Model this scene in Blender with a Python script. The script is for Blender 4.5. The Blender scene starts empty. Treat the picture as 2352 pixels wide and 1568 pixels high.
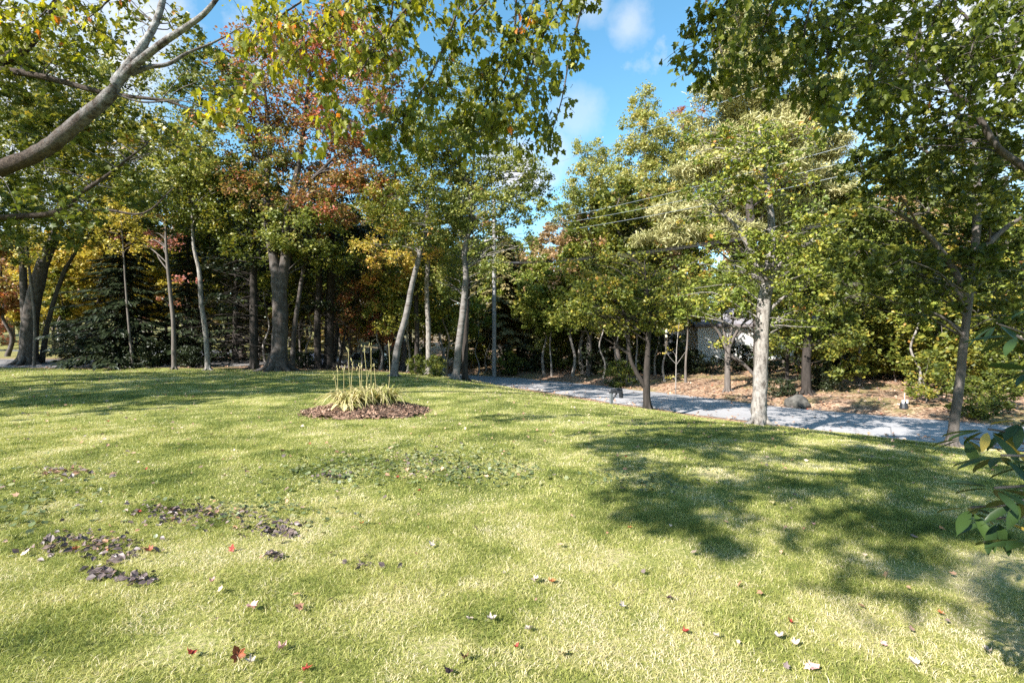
import bpy, math, random
import numpy as np
from math import radians as R
random.seed(7)
rng = np.random.default_rng(7)
S = bpy.context.scene
COL = S.collection

# ------------------------------------------------------------------ camera, sky, sun, exposure
F = 2352 * 17 / 36.0            # focal length in the pixel scale used to read the photograph (2352 wide)
EYE = 1.55
cam = bpy.data.cameras.new("camera")
cam.lens = 17
cam.sensor_width = 36
cam.clip_start = 0.05
cam.clip_end = 3000
co = bpy.data.objects.new("camera", cam)
co.location = (0, 0, EYE)
co.rotation_euler = (R(90), 0, 0)
COL.objects.link(co)
S.camera = co

SUN_EL, SUN_AZ = 35.0, 227.0     # azimuth clockwise from +Y: the sun is behind the camera, to its left
sd = bpy.data.lights.new("sun", 'SUN')
sd.energy = 5.0
sd.angle = R(0.53)
sd.color = (1.0, 0.955, 0.89)
so = bpy.data.objects.new("sun", sd)
so.rotation_euler = (R(90 - SUN_EL), 0, R(180 - SUN_AZ))
so.location = (-20, -20, 30)
COL.objects.link(so)

S.view_settings.view_transform = 'Standard'
S.view_settings.look = 'None'
S.view_settings.gamma = 1
S.view_settings.exposure = 1.65
cy = S.cycles
cy.max_bounces = 6
cy.diffuse_bounces = 3
cy.glossy_bounces = 2
cy.transmission_bounces = 4
cy.transparent_max_bounces = 4
cy.use_denoising = False
cy.caustics_reflective = False
cy.caustics_refractive = False


def dirpx(px, py):
    v = np.array([(px - 1176) / F, 1.0, -(py - 784) / F])
    return v / np.linalg.norm(v)


W = bpy.data.worlds.new("World")
S.world = W
W.use_nodes = True
nt = W.node_tree
nt.nodes.clear()
N = nt.nodes.new
out = N('ShaderNodeOutputWorld')
bg = N('ShaderNodeBackground')
bg.inputs['Strength'].default_value = 0.10
sky = N('ShaderNodeTexSky')
sky.sky_type = 'NISHITA'
sky.sun_disc = False
sky.sun_elevation = R(SUN_EL)
sky.sun_rotation = R(SUN_AZ)
sky.air_density = 1.0
sky.dust_density = 0.3
sky.ozone_density = 1.2
tc = N('ShaderNodeTexCoord')
mask = None
noi = N('ShaderNodeTexNoise')
noi.inputs['Scale'].default_value = 9
noi.inputs['Detail'].default_value = 6
noi.inputs['Roughness'].default_value = 0.62
nt.links.new(tc.outputs['Generated'], noi.inputs['Vector'])
noi2 = N('ShaderNodeTexNoise')
noi2.inputs['Scale'].default_value = 2.2
noi2.inputs['Detail'].default_value = 7
noi2.inputs['Roughness'].default_value = 0.6
nt.links.new(tc.outputs['Generated'], noi2.inputs['Vector'])
nrm = N('ShaderNodeVectorMath')
nrm.operation = 'NORMALIZE'
nt.links.new(tc.outputs['Generated'], nrm.inputs[0])


def math_node(op, a, b=None, c=None):
    n = N('ShaderNodeMath')
    n.operation = op
    for i, v in enumerate((a, b, c)):
        if v is None:
            continue
        if isinstance(v, (int, float)):
            n.inputs[i].default_value = v
        else:
            nt.links.new(v, n.inputs[i])
    return n.outputs[0]


# small separate puffs, each a direction in the sky with an angular size and an opacity
for (px, py, ang, op) in [(1448, 48, 0.032, 0.5), (1345, -10, 0.04, 0.4), (1315, 262, 0.05, 0.35), (1275, 345, 0.04, 0.45),
                          (1185, 390, 0.06, 1.0), (1150, 360, 0.05, 0.7), (20, 330, 0.22, 0.9), (-60, 60, 0.25, 0.9),
                          (2330, 40, 0.2, 0.95), (2250, 250, 0.15, 0.6), (700, 560, 0.1, 0.4)]:
    dn = N('ShaderNodeVectorMath')
    dn.operation = 'DISTANCE'
    nt.links.new(nrm.outputs[0], dn.inputs[0])
    dn.inputs[1].default_value = tuple(dirpx(px, py))
    f = math_node('SUBTRACT', 1.0, math_node('DIVIDE', dn.outputs['Value'], ang * 1.6))
    f = math_node('MAXIMUM', f, 0.0)
    f = math_node('ADD', f, math_node('MULTIPLY', math_node('SUBTRACT', noi.outputs['Fac'], 0.62), 1.6))
    f = math_node('MULTIPLY', math_node('MINIMUM', math_node('MAXIMUM', f, 0.0), 0.6), op / 0.6)
    mask = f if mask is None else math_node('MAXIMUM', mask, f)
wide = math_node('MULTIPLY', math_node('MAXIMUM', math_node('SUBTRACT', noi2.outputs['Fac'], 0.64), 0.0), 1.6)
mask = math_node('MINIMUM', math_node('ADD', mask, wide), 1.0)
mx = N('ShaderNodeMix')
mx.data_type = 'RGBA'
nt.links.new(mask, mx.inputs['Factor'])
hs = N('ShaderNodeHueSaturation')
hs.inputs['Hue'].default_value = 0.482
hs.inputs['Saturation'].default_value = 1.2
hs.inputs['Value'].default_value = 1.0
nt.links.new(sky.outputs[0], hs.inputs['Color'])
nt.links.new(hs.outputs[0], mx.inputs['A'])
mx.inputs['B'].default_value = (3.4, 3.5, 3.7, 1)
nt.links.new(mx.outputs['Result'], bg.inputs['Color'])
nt.links.new(bg.outputs[0], out.inputs[0])


# ------------------------------------------------------------------ helpers
def tagged(o, label=None, cat=None, group=None, kind=None):
    if label:
        o['label'] = label
    if cat:
        o['category'] = cat
    if group:
        o['group'] = group
    if kind:
        o['kind'] = kind
    return o


class Geo:
    """vertices, polygons (any size) and one float 'tone' per vertex, gathered as arrays"""

    def __init__(self):
        self.v, self.t, self.f, self.n, self.mat = [], [], [], 0, []

    def add(self, v, faces, tone=0.5, mat=0):
        v = np.asarray(v, dtype=np.float32).reshape(-1, 3)
        self.v.append(v)
        self.t.append(np.broadcast_to(np.asarray(tone, dtype=np.float32), (len(v),)))
        for fa in (faces if isinstance(faces, list) else [faces]):
            fa = np.asarray(fa, dtype=np.int32)
            if len(fa):
                self.f.append(fa + self.n)
                self.mat.append(np.full(len(fa), mat, dtype=np.int32))
        self.n += len(v)

    def mesh(self, name, mats, origin=(0, 0, 0), smooth=False):
        me = bpy.data.meshes.new(name)
        v = np.concatenate(self.v) - np.asarray(origin, dtype=np.float32)
        t = np.concatenate(self.t)
        ltot = np.concatenate([np.full(len(a), a.shape[1], dtype=np.int32) for a in self.f])
        loops = np.concatenate([a.ravel() for a in self.f]).astype(np.int32)
        start = np.concatenate([[0], np.cumsum(ltot)[:-1]]).astype(np.int32)
        me.vertices.add(len(v))
        me.vertices.foreach_set('co', v.ravel().astype(np.float32))
        me.loops.add(len(loops))
        me.loops.foreach_set('vertex_index', loops)
        me.polygons.add(len(ltot))
        me.polygons.foreach_set('loop_start', start)
        me.update(calc_edges=True)
        for m in (mats if isinstance(mats, (list, tuple)) else [mats]):
            me.materials.append(m)
        if isinstance(mats, (list, tuple)) and len(mats) > 1:
            me.polygons.foreach_set('material_index', np.concatenate(self.mat))
        me.polygons.foreach_set('use_smooth', np.full(len(ltot), bool(smooth)))
        a = me.attributes.new('tone', 'FLOAT', 'POINT')
        a.data.foreach_set('value', t.astype(np.float32))
        me.update()
        return me

    def obj(self, name, mats, parent=None, origin=(0, 0, 0), smooth=False):
        o = bpy.data.objects.new(name, self.mesh(name, mats, origin, smooth))
        COL.objects.link(o)
        if parent is not None:
            o.parent = parent
        else:
            o.location = origin
        return o


def empty(name, loc, label=None, cat=None, group=None, kind=None):
    o = bpy.data.objects.new(name, None)
    o.empty_display_size = 0.3
    o.location = loc
    COL.objects.link(o)
    return tagged(o, label, cat, group, kind)


def copy_tree(root, loc, rz=0.0, sc=1.0, label=None, group=None):
    r = root.copy()
    COL.objects.link(r)
    r.location = loc
    r.rotation_euler = (0, 0, rz)
    r.scale = (sc, sc, sc)
    if label:
        r['label'] = label
    if group:
        r['group'] = group
    for ch in list(root.children):
        c = ch.copy()
        COL.objects.link(c)
        c.parent = r
    return r


def unit(a):
    return a / np.maximum(np.linalg.norm(a, axis=-1, keepdims=True), 1e-9)


def smooth_path(P, Rr, k=4):
    P = np.asarray(P, float)
    Rr = np.asarray(Rr, float)
    if len(P) < 3:
        t = np.linspace(0, 1, k + 1)[:, None]
        return P[0] + (P[1] - P[0]) * t, Rr[0] + (Rr[1] - Rr[0]) * t[:, 0]
    Q = np.vstack([2 * P[0] - P[1], P, 2 * P[-1] - P[-2]])
    o, r = [], []
    for i in range(1, len(Q) - 2):
        for j in range(k):
            t = j / k
            p0, p1, p2, p3 = Q[i - 1], Q[i], Q[i + 1], Q[i + 2]
            o.append(0.5 * ((2 * p1) + (-p0 + p2) * t + (2 * p0 - 5 * p1 + 4 * p2 - p3) * t * t + (-p0 + 3 * p1 - 3 * p2 + p3) * t ** 3))
            r.append(Rr[i - 1] + (Rr[i] - Rr[i - 1]) * t)
    o.append(P[-1])
    r.append(Rr[-1])
    return np.array(o), np.array(r)


def tube(g, P, Rr, sides=6, k=3, rough=0.0, tone=0.5, mat=0, smooth=True):
    """one tapering limb along P with radius Rr, closed at its tip"""
    if smooth:
        P, Rr = smooth_path(P, Rr, k)
    P = np.asarray(P, float)
    Rr = np.asarray(Rr, float)
    n = len(P)
    T = unit(np.gradient(P, axis=0))
    ref = np.array([1.0, 0, 0]) if abs(T[0][0]) < 0.8 else np.array([0, 1.0, 0])
    U = unit(ref - (T @ ref)[:, None] * T)
    V = np.cross(T, U)
    a = np.linspace(0, 2 * np.pi, sides, endpoint=False)
    rr = Rr[:, None] * (1 + rough * rng.standard_normal((n, sides)))
    v = P[:, None, :] + rr[..., None] * (np.cos(a)[None, :, None] * U[:, None, :] + np.sin(a)[None, :, None] * V[:, None, :])
    i = np.arange(n - 1)[:, None] * sides
    j = np.arange(sides)[None, :]
    j2 = (j + 1) % sides
    q = np.stack([i + j, i + j2, i + sides + j2, i + sides + j], -1).reshape(-1, 4)
    cap = np.arange((n - 1) * sides, n * sides)[None, :]
    g.add(v.reshape(-1, 3), [q, cap], tone, mat)


# leaf templates: x across, y from stalk to tip, z up
def tmpl(pts, faces):
    return np.array(pts, float), faces


LEAF_QUAD = tmpl([(0, 0, 0), (0.36, 0.5, 0.05), (0, 1, -0.05), (-0.36, 0.5, 0.05)], [np.array([[0, 1, 2, 3]])])
LEAF_FOLD = tmpl([(0, 0, 0), (0.34, 0.38, 0.1), (0.2, 0.78, 0.06), (0, 1, -0.1), (-0.2, 0.78, 0.06), (-0.34, 0.38, 0.1), (0, 0.5, 0)],
                 [np.array([[0, 1, 2, 6], [6, 2, 3, 4], [0, 6, 4, 5]])])
NEEDLE = tmpl([(-0.045, 0, 0), (0.045, 0, 0), (0.02, 1, 0), (-0.02, 1, 0)], [np.array([[0, 1, 2, 3]])])
SPRAY = tmpl([(0, 0, 0), (0.16, 0.3, -0.02), (0.1, 0.8, -0.05), (0, 1, -0.1), (-0.1, 0.75, -0.05), (-0.16, 0.35, -0.02)],
             [np.array([[0, 1, 2, 3], [0, 3, 4, 5]])])
_half = [(0.0, 0.0), (0.2, -0.06), (0.40, 0.06), (0.30, 0.24), (0.50, 0.48), (0.36, 0.52), (0.22, 0.50), (0.21, 0.72), (0.0, 1.0)]
_o = _half + [(-x, y) for x, y in _half[-2:0:-1]]
_mv = [(x, y, 0.22 * abs(x) - 0.14 * (y - 0.3) ** 2) for x, y in _o] + [(0, 0.32, -0.02)]
_c = len(_o)
LEAF_MAPLE = tmpl(_mv, [np.array([[_c, i, (i + 1) % _c] for i in range(_c)])])
_half2 = [(0, 0), (0.2, -0.06), (0.40, 0.06), (0.30, 0.24), (0.5, 0.48), (0.22, 0.5), (0, 1.0)]
_o2 = _half2 + [(-x, y) for x, y in _half2[-2:0:-1]]
LEAF_MAPLE_LOW = tmpl([(x, y, 0.2 * abs(x)) for x, y in _o2] + [(0, 0.32, -0.02)],
                      [np.array([[len(_o2), i, (i + 1) % len(_o2)] for i in range(len(_o2))])])
LEAF_ROUND = tmpl([(0, 0, 0), (0.42, 0.25, 0.05), (0.45, 0.65, 0.06), (0, 0.95, 0), (-0.45, 0.65, 0.06), (-0.42, 0.25, 0.05)],
                  [np.array([[0, 1, 2, 3], [0, 3, 4, 5]])])


def leaves(g, C, tip, nor, size, tone, shape, mat=0):
    """scatter a leaf template: centres C, tip directions, rough normals, sizes"""
    tv, tf = shape
    n, m = len(C), len(tv)
    if n == 0:
        return
    y = unit(tip)
    x = unit(np.cross(y, nor))
    z = np.cross(x, y)
    s = np.broadcast_to(np.asarray(size, float), (n,))[:, None, None]
    v = C[:, None, :] + s * (tv[None, :, 0:1] * x[:, None, :] + (tv[None, :, 1:2] - 0.4) * y[:, None, :] + tv[None, :, 2:3] * z[:, None, :])
    off = (np.arange(n) * m)[:, None, None]
    tone = np.repeat(np.broadcast_to(np.asarray(tone, float), (n,)), m)
    g.add(v.reshape(-1, 3), [(off + f[None]).reshape(-1, f.shape[1]) for f in tf], tone, mat)


def rand_dirs(n, up=0.0, sd=1.0):
    d = rng.standard_normal((n, 3)) * sd
    d[:, 2] += up
    return unit(d)


_noise_tab = np.random.default_rng(99).random((256, 256))


def vnoise(x, y, scale, off=0.0):
    x = np.asarray(x, float) * scale + 17.3 + off
    y = np.asarray(y, float) * scale + 51.7 + off * 1.7
    xi, yi = np.floor(x).astype(int), np.floor(y).astype(int)
    fx, fy = x - xi, y - yi
    fx, fy = fx * fx * (3 - 2 * fx), fy * fy * (3 - 2 * fy)
    a = _noise_tab[xi & 255, yi & 255]
    b = _noise_tab[(xi + 1) & 255, yi & 255]
    c = _noise_tab[xi & 255, (yi + 1) & 255]
    d = _noise_tab[(xi + 1) & 255, (yi + 1) & 255]
    return (a * (1 - fx) + b * fx) * (1 - fy) + (c * (1 - fx) + d * fx) * fy


def sstep(a, b, x):
    t = np.clip((np.asarray(x, float) - a) / (b - a), 0, 1)
    return t * t * (3 - 2 * t)


# ------------------------------------------------------------------ the lie of the land
ROAD = np.array([(60, -28), (33, -4), (25, 2.2), (17.6, 8.9), (13.4, 12.7), (8.9, 17.0), (6.2, 21.1), (3.0, 26.5), (-0.8, 31.4),
                 (-6.5, 36.6), (-15, 41.5), (-30, 47), (-52, 52), (-90, 58)], float)
ROAD_HW = 2.32
DRIVE = np.array([(-70, 30.5), (-42, 27.6), (-28, 26.0), (-20, 25.2), (-14.5, 26.4), (-9.5, 30.0), (-6.5, 36.0)], float)
DRIVE_HW = 1.75


def dist_line(x, y, L):
    best = np.full(np.shape(x), 1e9)
    sign = np.zeros(np.shape(x))
    for a, b in zip(L[:-1], L[1:]):
        d = b - a
        t = np.clip(((x - a[0]) * d[0] + (y - a[1]) * d[1]) / (d @ d), 0, 1)
        qx, qy = a[0] + t * d[0] - x, a[1] + t * d[1] - y
        dd = np.hypot(qx, qy)
        s = np.sign(d[0] * (y - a[1]) - d[1] * (x - a[0]))
        sign = np.where(dd < best, s, sign)
        best = np.minimum(best, dd)
    return best, sign


def height(x, y):
    x = np.asarray(x, float)
    y = np.asarray(y, float)
    d, s = dist_line(x, y, ROAD)
    t = np.maximum(d - ROAD_HW, 0)
    near = np.interp(t, [0, 0.5, 1.2, 2.4, 3.6, 5.5, 8, 11, 14], [-1.0, -0.97, -0.86, -0.64, -0.44, -0.25, -0.10, -0.02, 0.0])
    far = np.interp(t, [0, 0.6, 2, 9, 22, 45, 90, 300], [-1.0, -0.95, -0.72, -0.25, 0.25, 1.2, 2.2, 4.0])
    h = np.where(s > 0, near, far)          # s > 0: the lawn's side of the road
    h = h + 0.22 * sstep(10, 18, y) * sstep(3.5, -3, x) * np.where(s > 0, 1, 0) * sstep(0.4, 6, t)
    h = h + 0.32 * sstep(22.5, 29, y) * sstep(-9, -17, x) * np.where(s > 0, 1, 0) * sstep(2, 6, t)
    h = h + 0.047 * np.maximum(0, y - 33) * sstep(-16, -28, x)
    h = h + sstep(0.8, 3, t) * (0.05 * (vnoise(x, y, 0.35) - 0.5) + 0.03 * (vnoise(x, y, 1.1) - 0.5))
    return h


def hz(x, y):
    return float(height(np.array([x]), np.array([y]))[0])


def lawn_mask(x, y):
    d, s = dist_line(x, y, ROAD)
    dd, _ = dist_line(x, y, DRIVE)
    wob = 0.5 * (vnoise(x, y, 0.8, 5) - 0.5)
    yb = np.where(x < -4, 23.6 + 0.4 * vnoise(x, y, 0.2), 60)
    return (s > 0) & (d - ROAD_HW > 0.45 + wob * 0.5) & (dd > DRIVE_HW + 0.15 + 0.3 * wob) & (y < yb + wob)


def P(px, py, d):
    """the point of the photograph (px, py) at distance d along the view axis"""
    return np.array([(px - 1176) / F * d, d, EYE - (py - 784) / F * d])


def ground_at(px, py, it=60):
    """where the line of sight through (px, py) meets the ground"""
    ds = np.linspace(1.2, 60, 1200)
    x = (px - 1176) / F * ds
    z = EYE - (py - 784) / F * ds
    below = z <= height(x, ds)
    i = int(np.argmax(below)) if below.any() else len(ds) - 1
    return np.array([x[i], ds[i], hz(x[i], ds[i])])


# ------------------------------------------------------------------ materials
def new_mat(name):
    m = bpy.data.materials.new(name)
    m.use_nodes = True
    t = m.node_tree
    t.nodes.clear()
    return m, t, t.nodes.new, t.links.new


def ramp(node, stops):
    cr = node.color_ramp
    while len(cr.elements) > 1:
        cr.elements.remove(cr.elements[-1])
    cr.elements[0].position = stops[0][0]
    cr.elements[0].color = (*stops[0][1], 1)
    for p, c in stops[1:]:
        e = cr.elements.new(p)
        e.color = (*c, 1)


def leaf_mat(name, stops, trans=0.35, rough=0.45, spec=0.35, tfac=(1.25, 1.2, 0.7)):
    m, t, n, l = new_mat(name)
    o = n('ShaderNodeOutputMaterial')
    at = n('ShaderNodeAttribute')
    at.attribute_name = 'tone'
    cr = n('ShaderNodeValToRGB')
    ramp(cr, stops)
    l(at.outputs['Fac'], cr.inputs[0])
    p = n('ShaderNodeBsdfPrincipled')
    p.inputs['Roughness'].default_value = rough
    p.inputs['Specular IOR Level'].default_value = spec
    l(cr.outputs[0], p.inputs['Base Color'])
    tr = n('ShaderNodeBsdfTranslucent')
    mu = n('ShaderNodeVectorMath')
    mu.operation = 'MULTIPLY'
    mu.inputs[1].default_value = tfac
    l(cr.outputs[0], mu.inputs[0])
    l(mu.outputs[0], tr.inputs['Color'])
    ms = n('ShaderNodeMixShader')
    ms.inputs[0].default_value = trans
    l(p.outputs[0], ms.inputs[1])
    l(tr.outputs[0], ms.inputs[2])
    l(ms.outputs[0], o.inputs[0])
    return m


def bark_mat(name, dark, light, scale=(9, 9, 2.0), patch=None, patch_amt=0.5, bump=0.6, bands=None, toned=False, lohi=(0.3, 0.72)):
    m, t, n, l = new_mat(name)
    o = n('ShaderNodeOutputMaterial')
    p = n('ShaderNodeBsdfPrincipled')
    p.inputs['Roughness'].default_value = 0.9
    p.inputs['Specular IOR Level'].default_value = 0.15
    tc = n('ShaderNodeTexCoord')
    mp = n('ShaderNodeMapping')
    mp.inputs['Scale'].default_value = scale
    l(tc.outputs['Object'], mp.inputs[0])
    n1 = n('ShaderNodeTexNoise')
    n1.inputs['Scale'].default_value = 1.0
    n1.inputs['Detail'].default_value = 8
    n1.inputs['Roughness'].default_value = 0.7
    l(mp.outputs[0], n1.inputs['Vector'])
    cr = n('ShaderNodeValToRGB')
    ramp(cr, [(lohi[0], dark), (lohi[1], light)])
    l(n1.outputs['Fac'], cr.inputs[0])
    col = cr.outputs[0]
    if patch:
        n2 = n('ShaderNodeTexNoise')
        n2.inputs['Scale'].default_value = 6
        n2.inputs['Detail'].default_value = 9
        n2.inputs['Roughness'].default_value = 0.7
        l(tc.outputs['Object'], n2.inputs['Vector'])
        r2 = n('ShaderNodeValToRGB')
        ramp(r2, [(0.58 - 0.3 * patch_amt, (0, 0, 0)), (0.80 - 0.3 * patch_amt, (1, 1, 1))])
        l(n2.outputs['Fac'], r2.inputs[0])
        mx = n('ShaderNodeMix')
        mx.data_type = 'RGBA'
        fac = r2.outputs[0]
        if toned:
            at = n('ShaderNodeAttribute')
            at.attribute_name = 'tone'
            ml = n('ShaderNodeMath')
            ml.operation = 'MULTIPLY'
            l(fac, ml.inputs[0])
            l(at.outputs['Fac'], ml.inputs[1])
            fac = ml.outputs[0]
        l(fac, mx.inputs['Factor'])
        l(col, mx.inputs['A'])
        mx.inputs['B'].default_value = (*patch, 1)
        col = mx.outputs['Result']
    if bands:
        mp2 = n('ShaderNodeMapping')
        mp2.inputs['Scale'].default_value = (3, 3, 16)
        l(tc.outputs['Object'], mp2.inputs[0])
        n3 = n('ShaderNodeTexNoise')
        n3.inputs['Scale'].default_value = 1
        n3.inputs['Detail'].default_value = 4
        l(mp2.outputs[0], n3.inputs['Vector'])
        r3 = n('ShaderNodeValToRGB')
        ramp(r3, [(0.56, (0, 0, 0)), (0.63, (1, 1, 1))])
        l(n3.outputs['Fac'], r3.inputs[0])
        mx = n('ShaderNodeMix')
        mx.data_type = 'RGBA'
        l(r3.outputs[0], mx.inputs['Factor'])
        l(col, mx.inputs['A'])
        mx.inputs['B'].default_value = (*bands, 1)
        col = mx.outputs['Result']
    l(col, p.inputs['Base Color'])
    b = n('ShaderNodeBump')
    b.inputs['Strength'].default_value = bump
    b.inputs['Distance'].default_value = 0.03
    l(n1.outputs['Fac'], b.inputs['Height'])
    l(b.outputs[0], p.inputs['Normal'])
    l(p.outputs[0], o.inputs[0])
    return m


def plain_mat(name, col, rough=0.6, metal=0.0, spec=0.4, var=0.15, scale=8.0, bump=0.0):
    m, t, n, l = new_mat(name)
    o = n('ShaderNodeOutputMaterial')
    p = n('ShaderNodeBsdfPrincipled')
    p.inputs['Roughness'].default_value = rough
    p.inputs['Metallic'].default_value = metal
    p.inputs['Specular IOR Level'].default_value = spec
    tc = n('ShaderNodeTexCoord')
    n1 = n('ShaderNodeTexNoise')
    n1.inputs['Scale'].default_value = scale
    n1.inputs['Detail'].default_value = 6
    l(tc.outputs['Object'], n1.inputs['Vector'])
    cr = n('ShaderNodeValToRGB')
    ramp(cr, [(0.3, tuple(c * (1 - var) for c in col)), (0.7, tuple(min(1, c * (1 + var)) for c in col))])
    l(n1.outputs['Fac'], cr.inputs[0])
    l(cr.outputs[0], p.inputs['Base Color'])
    if bump:
        b = n('ShaderNodeBump')
        b.inputs['Strength'].default_value = bump
        b.inputs['Distance'].default_value = 0.02
        l(n1.outputs['Fac'], b.inputs['Height'])
        l(b.outputs[0], p.inputs['Normal'])
    l(p.outputs[0], o.inputs[0])
    return m


M = {}
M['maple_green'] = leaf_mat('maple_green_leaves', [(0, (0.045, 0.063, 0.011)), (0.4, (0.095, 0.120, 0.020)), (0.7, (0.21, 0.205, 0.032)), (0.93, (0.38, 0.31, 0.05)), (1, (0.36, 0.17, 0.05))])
M['maple_near'] = leaf_mat('maple_overhang_leaves', [(0, (0.045, 0.070, 0.010)), (0.45, (0.10, 0.125, 0.014)), (0.75, (0.24, 0.25, 0.022)), (0.96, (0.38, 0.33, 0.035)), (1, (0.45, 0.15, 0.03))], trans=0.5, spec=0.3, tfac=(1.4, 1.3, .6))
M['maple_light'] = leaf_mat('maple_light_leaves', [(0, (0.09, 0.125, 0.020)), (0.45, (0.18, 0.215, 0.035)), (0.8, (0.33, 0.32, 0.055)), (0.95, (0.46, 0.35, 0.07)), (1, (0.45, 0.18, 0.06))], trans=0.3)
M['bronze'] = leaf_mat('turning_maple_leaves', [(0, (0.07, 0.085, 0.018)), (0.35, (0.15, 0.14, 0.035)), (0.55, (0.25, 0.16, 0.06)), (0.78, (0.27, 0.125, 0.065)), (0.93, (0.42, 0.15, 0.05)), (1, (0.33, 0.08, 0.07))])
M['yellow'] = leaf_mat('yellow_leaves', [(0, (0.22, 0.22, 0.04)), (0.5, (0.46, 0.37, 0.07)), (0.8, (0.56, 0.38, 0.09)), (1, (0.54, 0.26, 0.11))])
M['red'] = leaf_mat('red_leaves', [(0, (0.26, 0.17, 0.08)), (0.4, (0.38, 0.14, 0.10)), (1, (0.55, 0.24, 0.22))])
M['birch'] = leaf_mat('birch_leaves', [(0, (0.085, 0.115, 0.022)), (0.35, (0.20, 0.225, 0.05)), (0.75, (0.38, 0.36, 0.11)), (1, (0.50, 0.38, 0.14))])
M['tan'] = leaf_mat('tan_leaves', [(0, (0.18, 0.14, 0.06)), (0.5, (0.36, 0.24, 0.12)), (1, (0.48, 0.30, 0.19))])
M['pine'] = leaf_mat('pine_needles', [(0, (0.15, 0.16, 0.06)), (0.5, (0.32, 0.31, 0.13)), (1, (0.48, 0.43, 0.22))], trans=0.2)
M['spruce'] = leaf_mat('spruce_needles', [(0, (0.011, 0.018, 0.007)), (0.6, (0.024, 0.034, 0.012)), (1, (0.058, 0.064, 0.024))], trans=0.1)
M['hemlock'] = leaf_mat('hemlock_needles', [(0, (0.07, 0.075, 0.032)), (0.5, (0.17, 0.155, 0.062)), (1, (0.34, 0.26, 0.12))], trans=0.15)
M['rhodo'] = leaf_mat('rhododendron_leaves', [(0, (0.018, 0.038, 0.010)), (0.6, (0.038, 0.068, 0.016)), (0.85, (0.075, 0.11, 0.025)), (0.93, (0.40, 0.33, 0.05)), (1, (0.45, 0.22, 0.09))], trans=0.25, rough=0.38, spec=0.5)
M['grass'] = leaf_mat('grass_blades', [(0, (0.05, 0.085, 0.018)), (0.3, (0.155, 0.19, 0.040)), (0.55, (0.325, 0.335, 0.085)), (0.8, (0.52, 0.465, 0.22)), (1, (0.64, 0.56, 0.40))], trans=0.3, spec=0.25)
M['weed'] = leaf_mat('weed_leaves', [(0, (0.055, 0.075, 0.03)), (0.6, (0.12, 0.15, 0.06)), (1, (0.24, 0.24, 0.12))], trans=0.15)
M['deadleaf'] = leaf_mat('dead_leaves', [(0, (0.07, 0.05, 0.05)), (0.25, (0.17, 0.13, 0.12)), (0.45, (0.30, 0.16, 0.09)), (0.65, (0.46, 0.28, 0.18)), (0.85, (0.60, 0.46, 0.36)), (1, (0.42, 0.07, 0.03))], trans=0.12, tfac=(1, 1, 1))
M['lily'] = leaf_mat('daylily_leaves', [(0, (0.09, 0.12, 0.03)), (0.5, (0.26, 0.26, 0.07)), (1, (0.55, 0.46, 0.25))], trans=0.25)
M['bark_maple'] = bark_mat('maple_bark', (0.030, 0.024, 0.021), (0.095, 0.080, 0.070), patch=(0.14, 0.13, 0.125), patch_amt=0.25)
M['bark_limb'] = bark_mat('lichened_maple_bark', (0.018, 0.013, 0.011), (0.090, 0.068, 0.055), patch=(0.29, 0.285, 0.28), patch_amt=0.62, scale=(20, 20, 20), toned=True, bump=1.0, lohi=(.36, .66))
M['bark_pale'] = bark_mat('pale_maple_bark', (0.06, 0.05, 0.043), (0.25, 0.228, 0.205), scale=(16, 16, 5), patch=(0.30, 0.28, 0.255), patch_amt=0.3, bump=1.0, lohi=(0.36, 0.58))
M['bark_dark'] = bark_mat('dark_conifer_bark', (0.014, 0.012, 0.010), (0.060, 0.050, 0.044), bump=1.0)
M['bark_birch'] = bark_mat('birch_bark', (0.075, 0.066, 0.06), (0.22, 0.205, 0.19), scale=(3, 3, 6), patch=(0.07, 0.06, 0.055), patch_amt=0.12, bands=(0.09, 0.075, 0.065), bump=0.3)
M['bark_grey'] = bark_mat('grey_sapling_bark', (0.06, 0.05, 0.043), (0.16, 0.14, 0.125))

LEAF_SHAPE = {'quad': LEAF_QUAD, 'fold': LEAF_FOLD, 'maple': LEAF_MAPLE, 'maple_low': LEAF_MAPLE_LOW}


# ------------------------------------------------------------------ trees
COVER = 1.9
def fill_blob(g, c, r, n, size, tone, shape, cl=45, csd=0.13, lsd=0.16, up=0.55, droop=-0.3, shell=0.45, flat=0.72, cs=None):
    """n leaves in clumps inside the ellipsoid (c, r); returns the clump centres"""
    k = max(3, int(n / cl))
    d = unit(rng.standard_normal((k, 3)))
    rad = rng.random(k) ** (1 / 3.0)
    rad = shell * (0.55 + 0.45 * rad) + (1 - shell) * rad
    cc = c + d * rad[:, None] * r
    cs = cs or 0.43 * (np.prod(r) / k) ** (1 / 3.0)
    w = rng.random(k) ** 1.5 + 0.15
    cs = cs * (0.6 + 0.9 * rng.random(k))
    idx = rng.choice(k, n, p=w / w.sum())
    off = rng.standard_normal((n, 3)) * cs[idx][:, None]
    off[:, 2] *= flat
    C = cc[idx] + off
    ct = rng.standard_normal(k) * csd
    tn = np.clip(tone + ct[idx] + rng.standard_normal(n) * lsd, 0.01, 0.99)
    tip = unit(np.column_stack([rng.standard_normal(n), rng.standard_normal(n), droop + 0.5 * rng.standard_normal(n)]))
    nor = rand_dirs(n, up, 0.7)
    leaves(g, C, tip, nor, size * (0.5 + 0.95 * rng.random(n)), tn, shape)
    return cc


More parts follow.
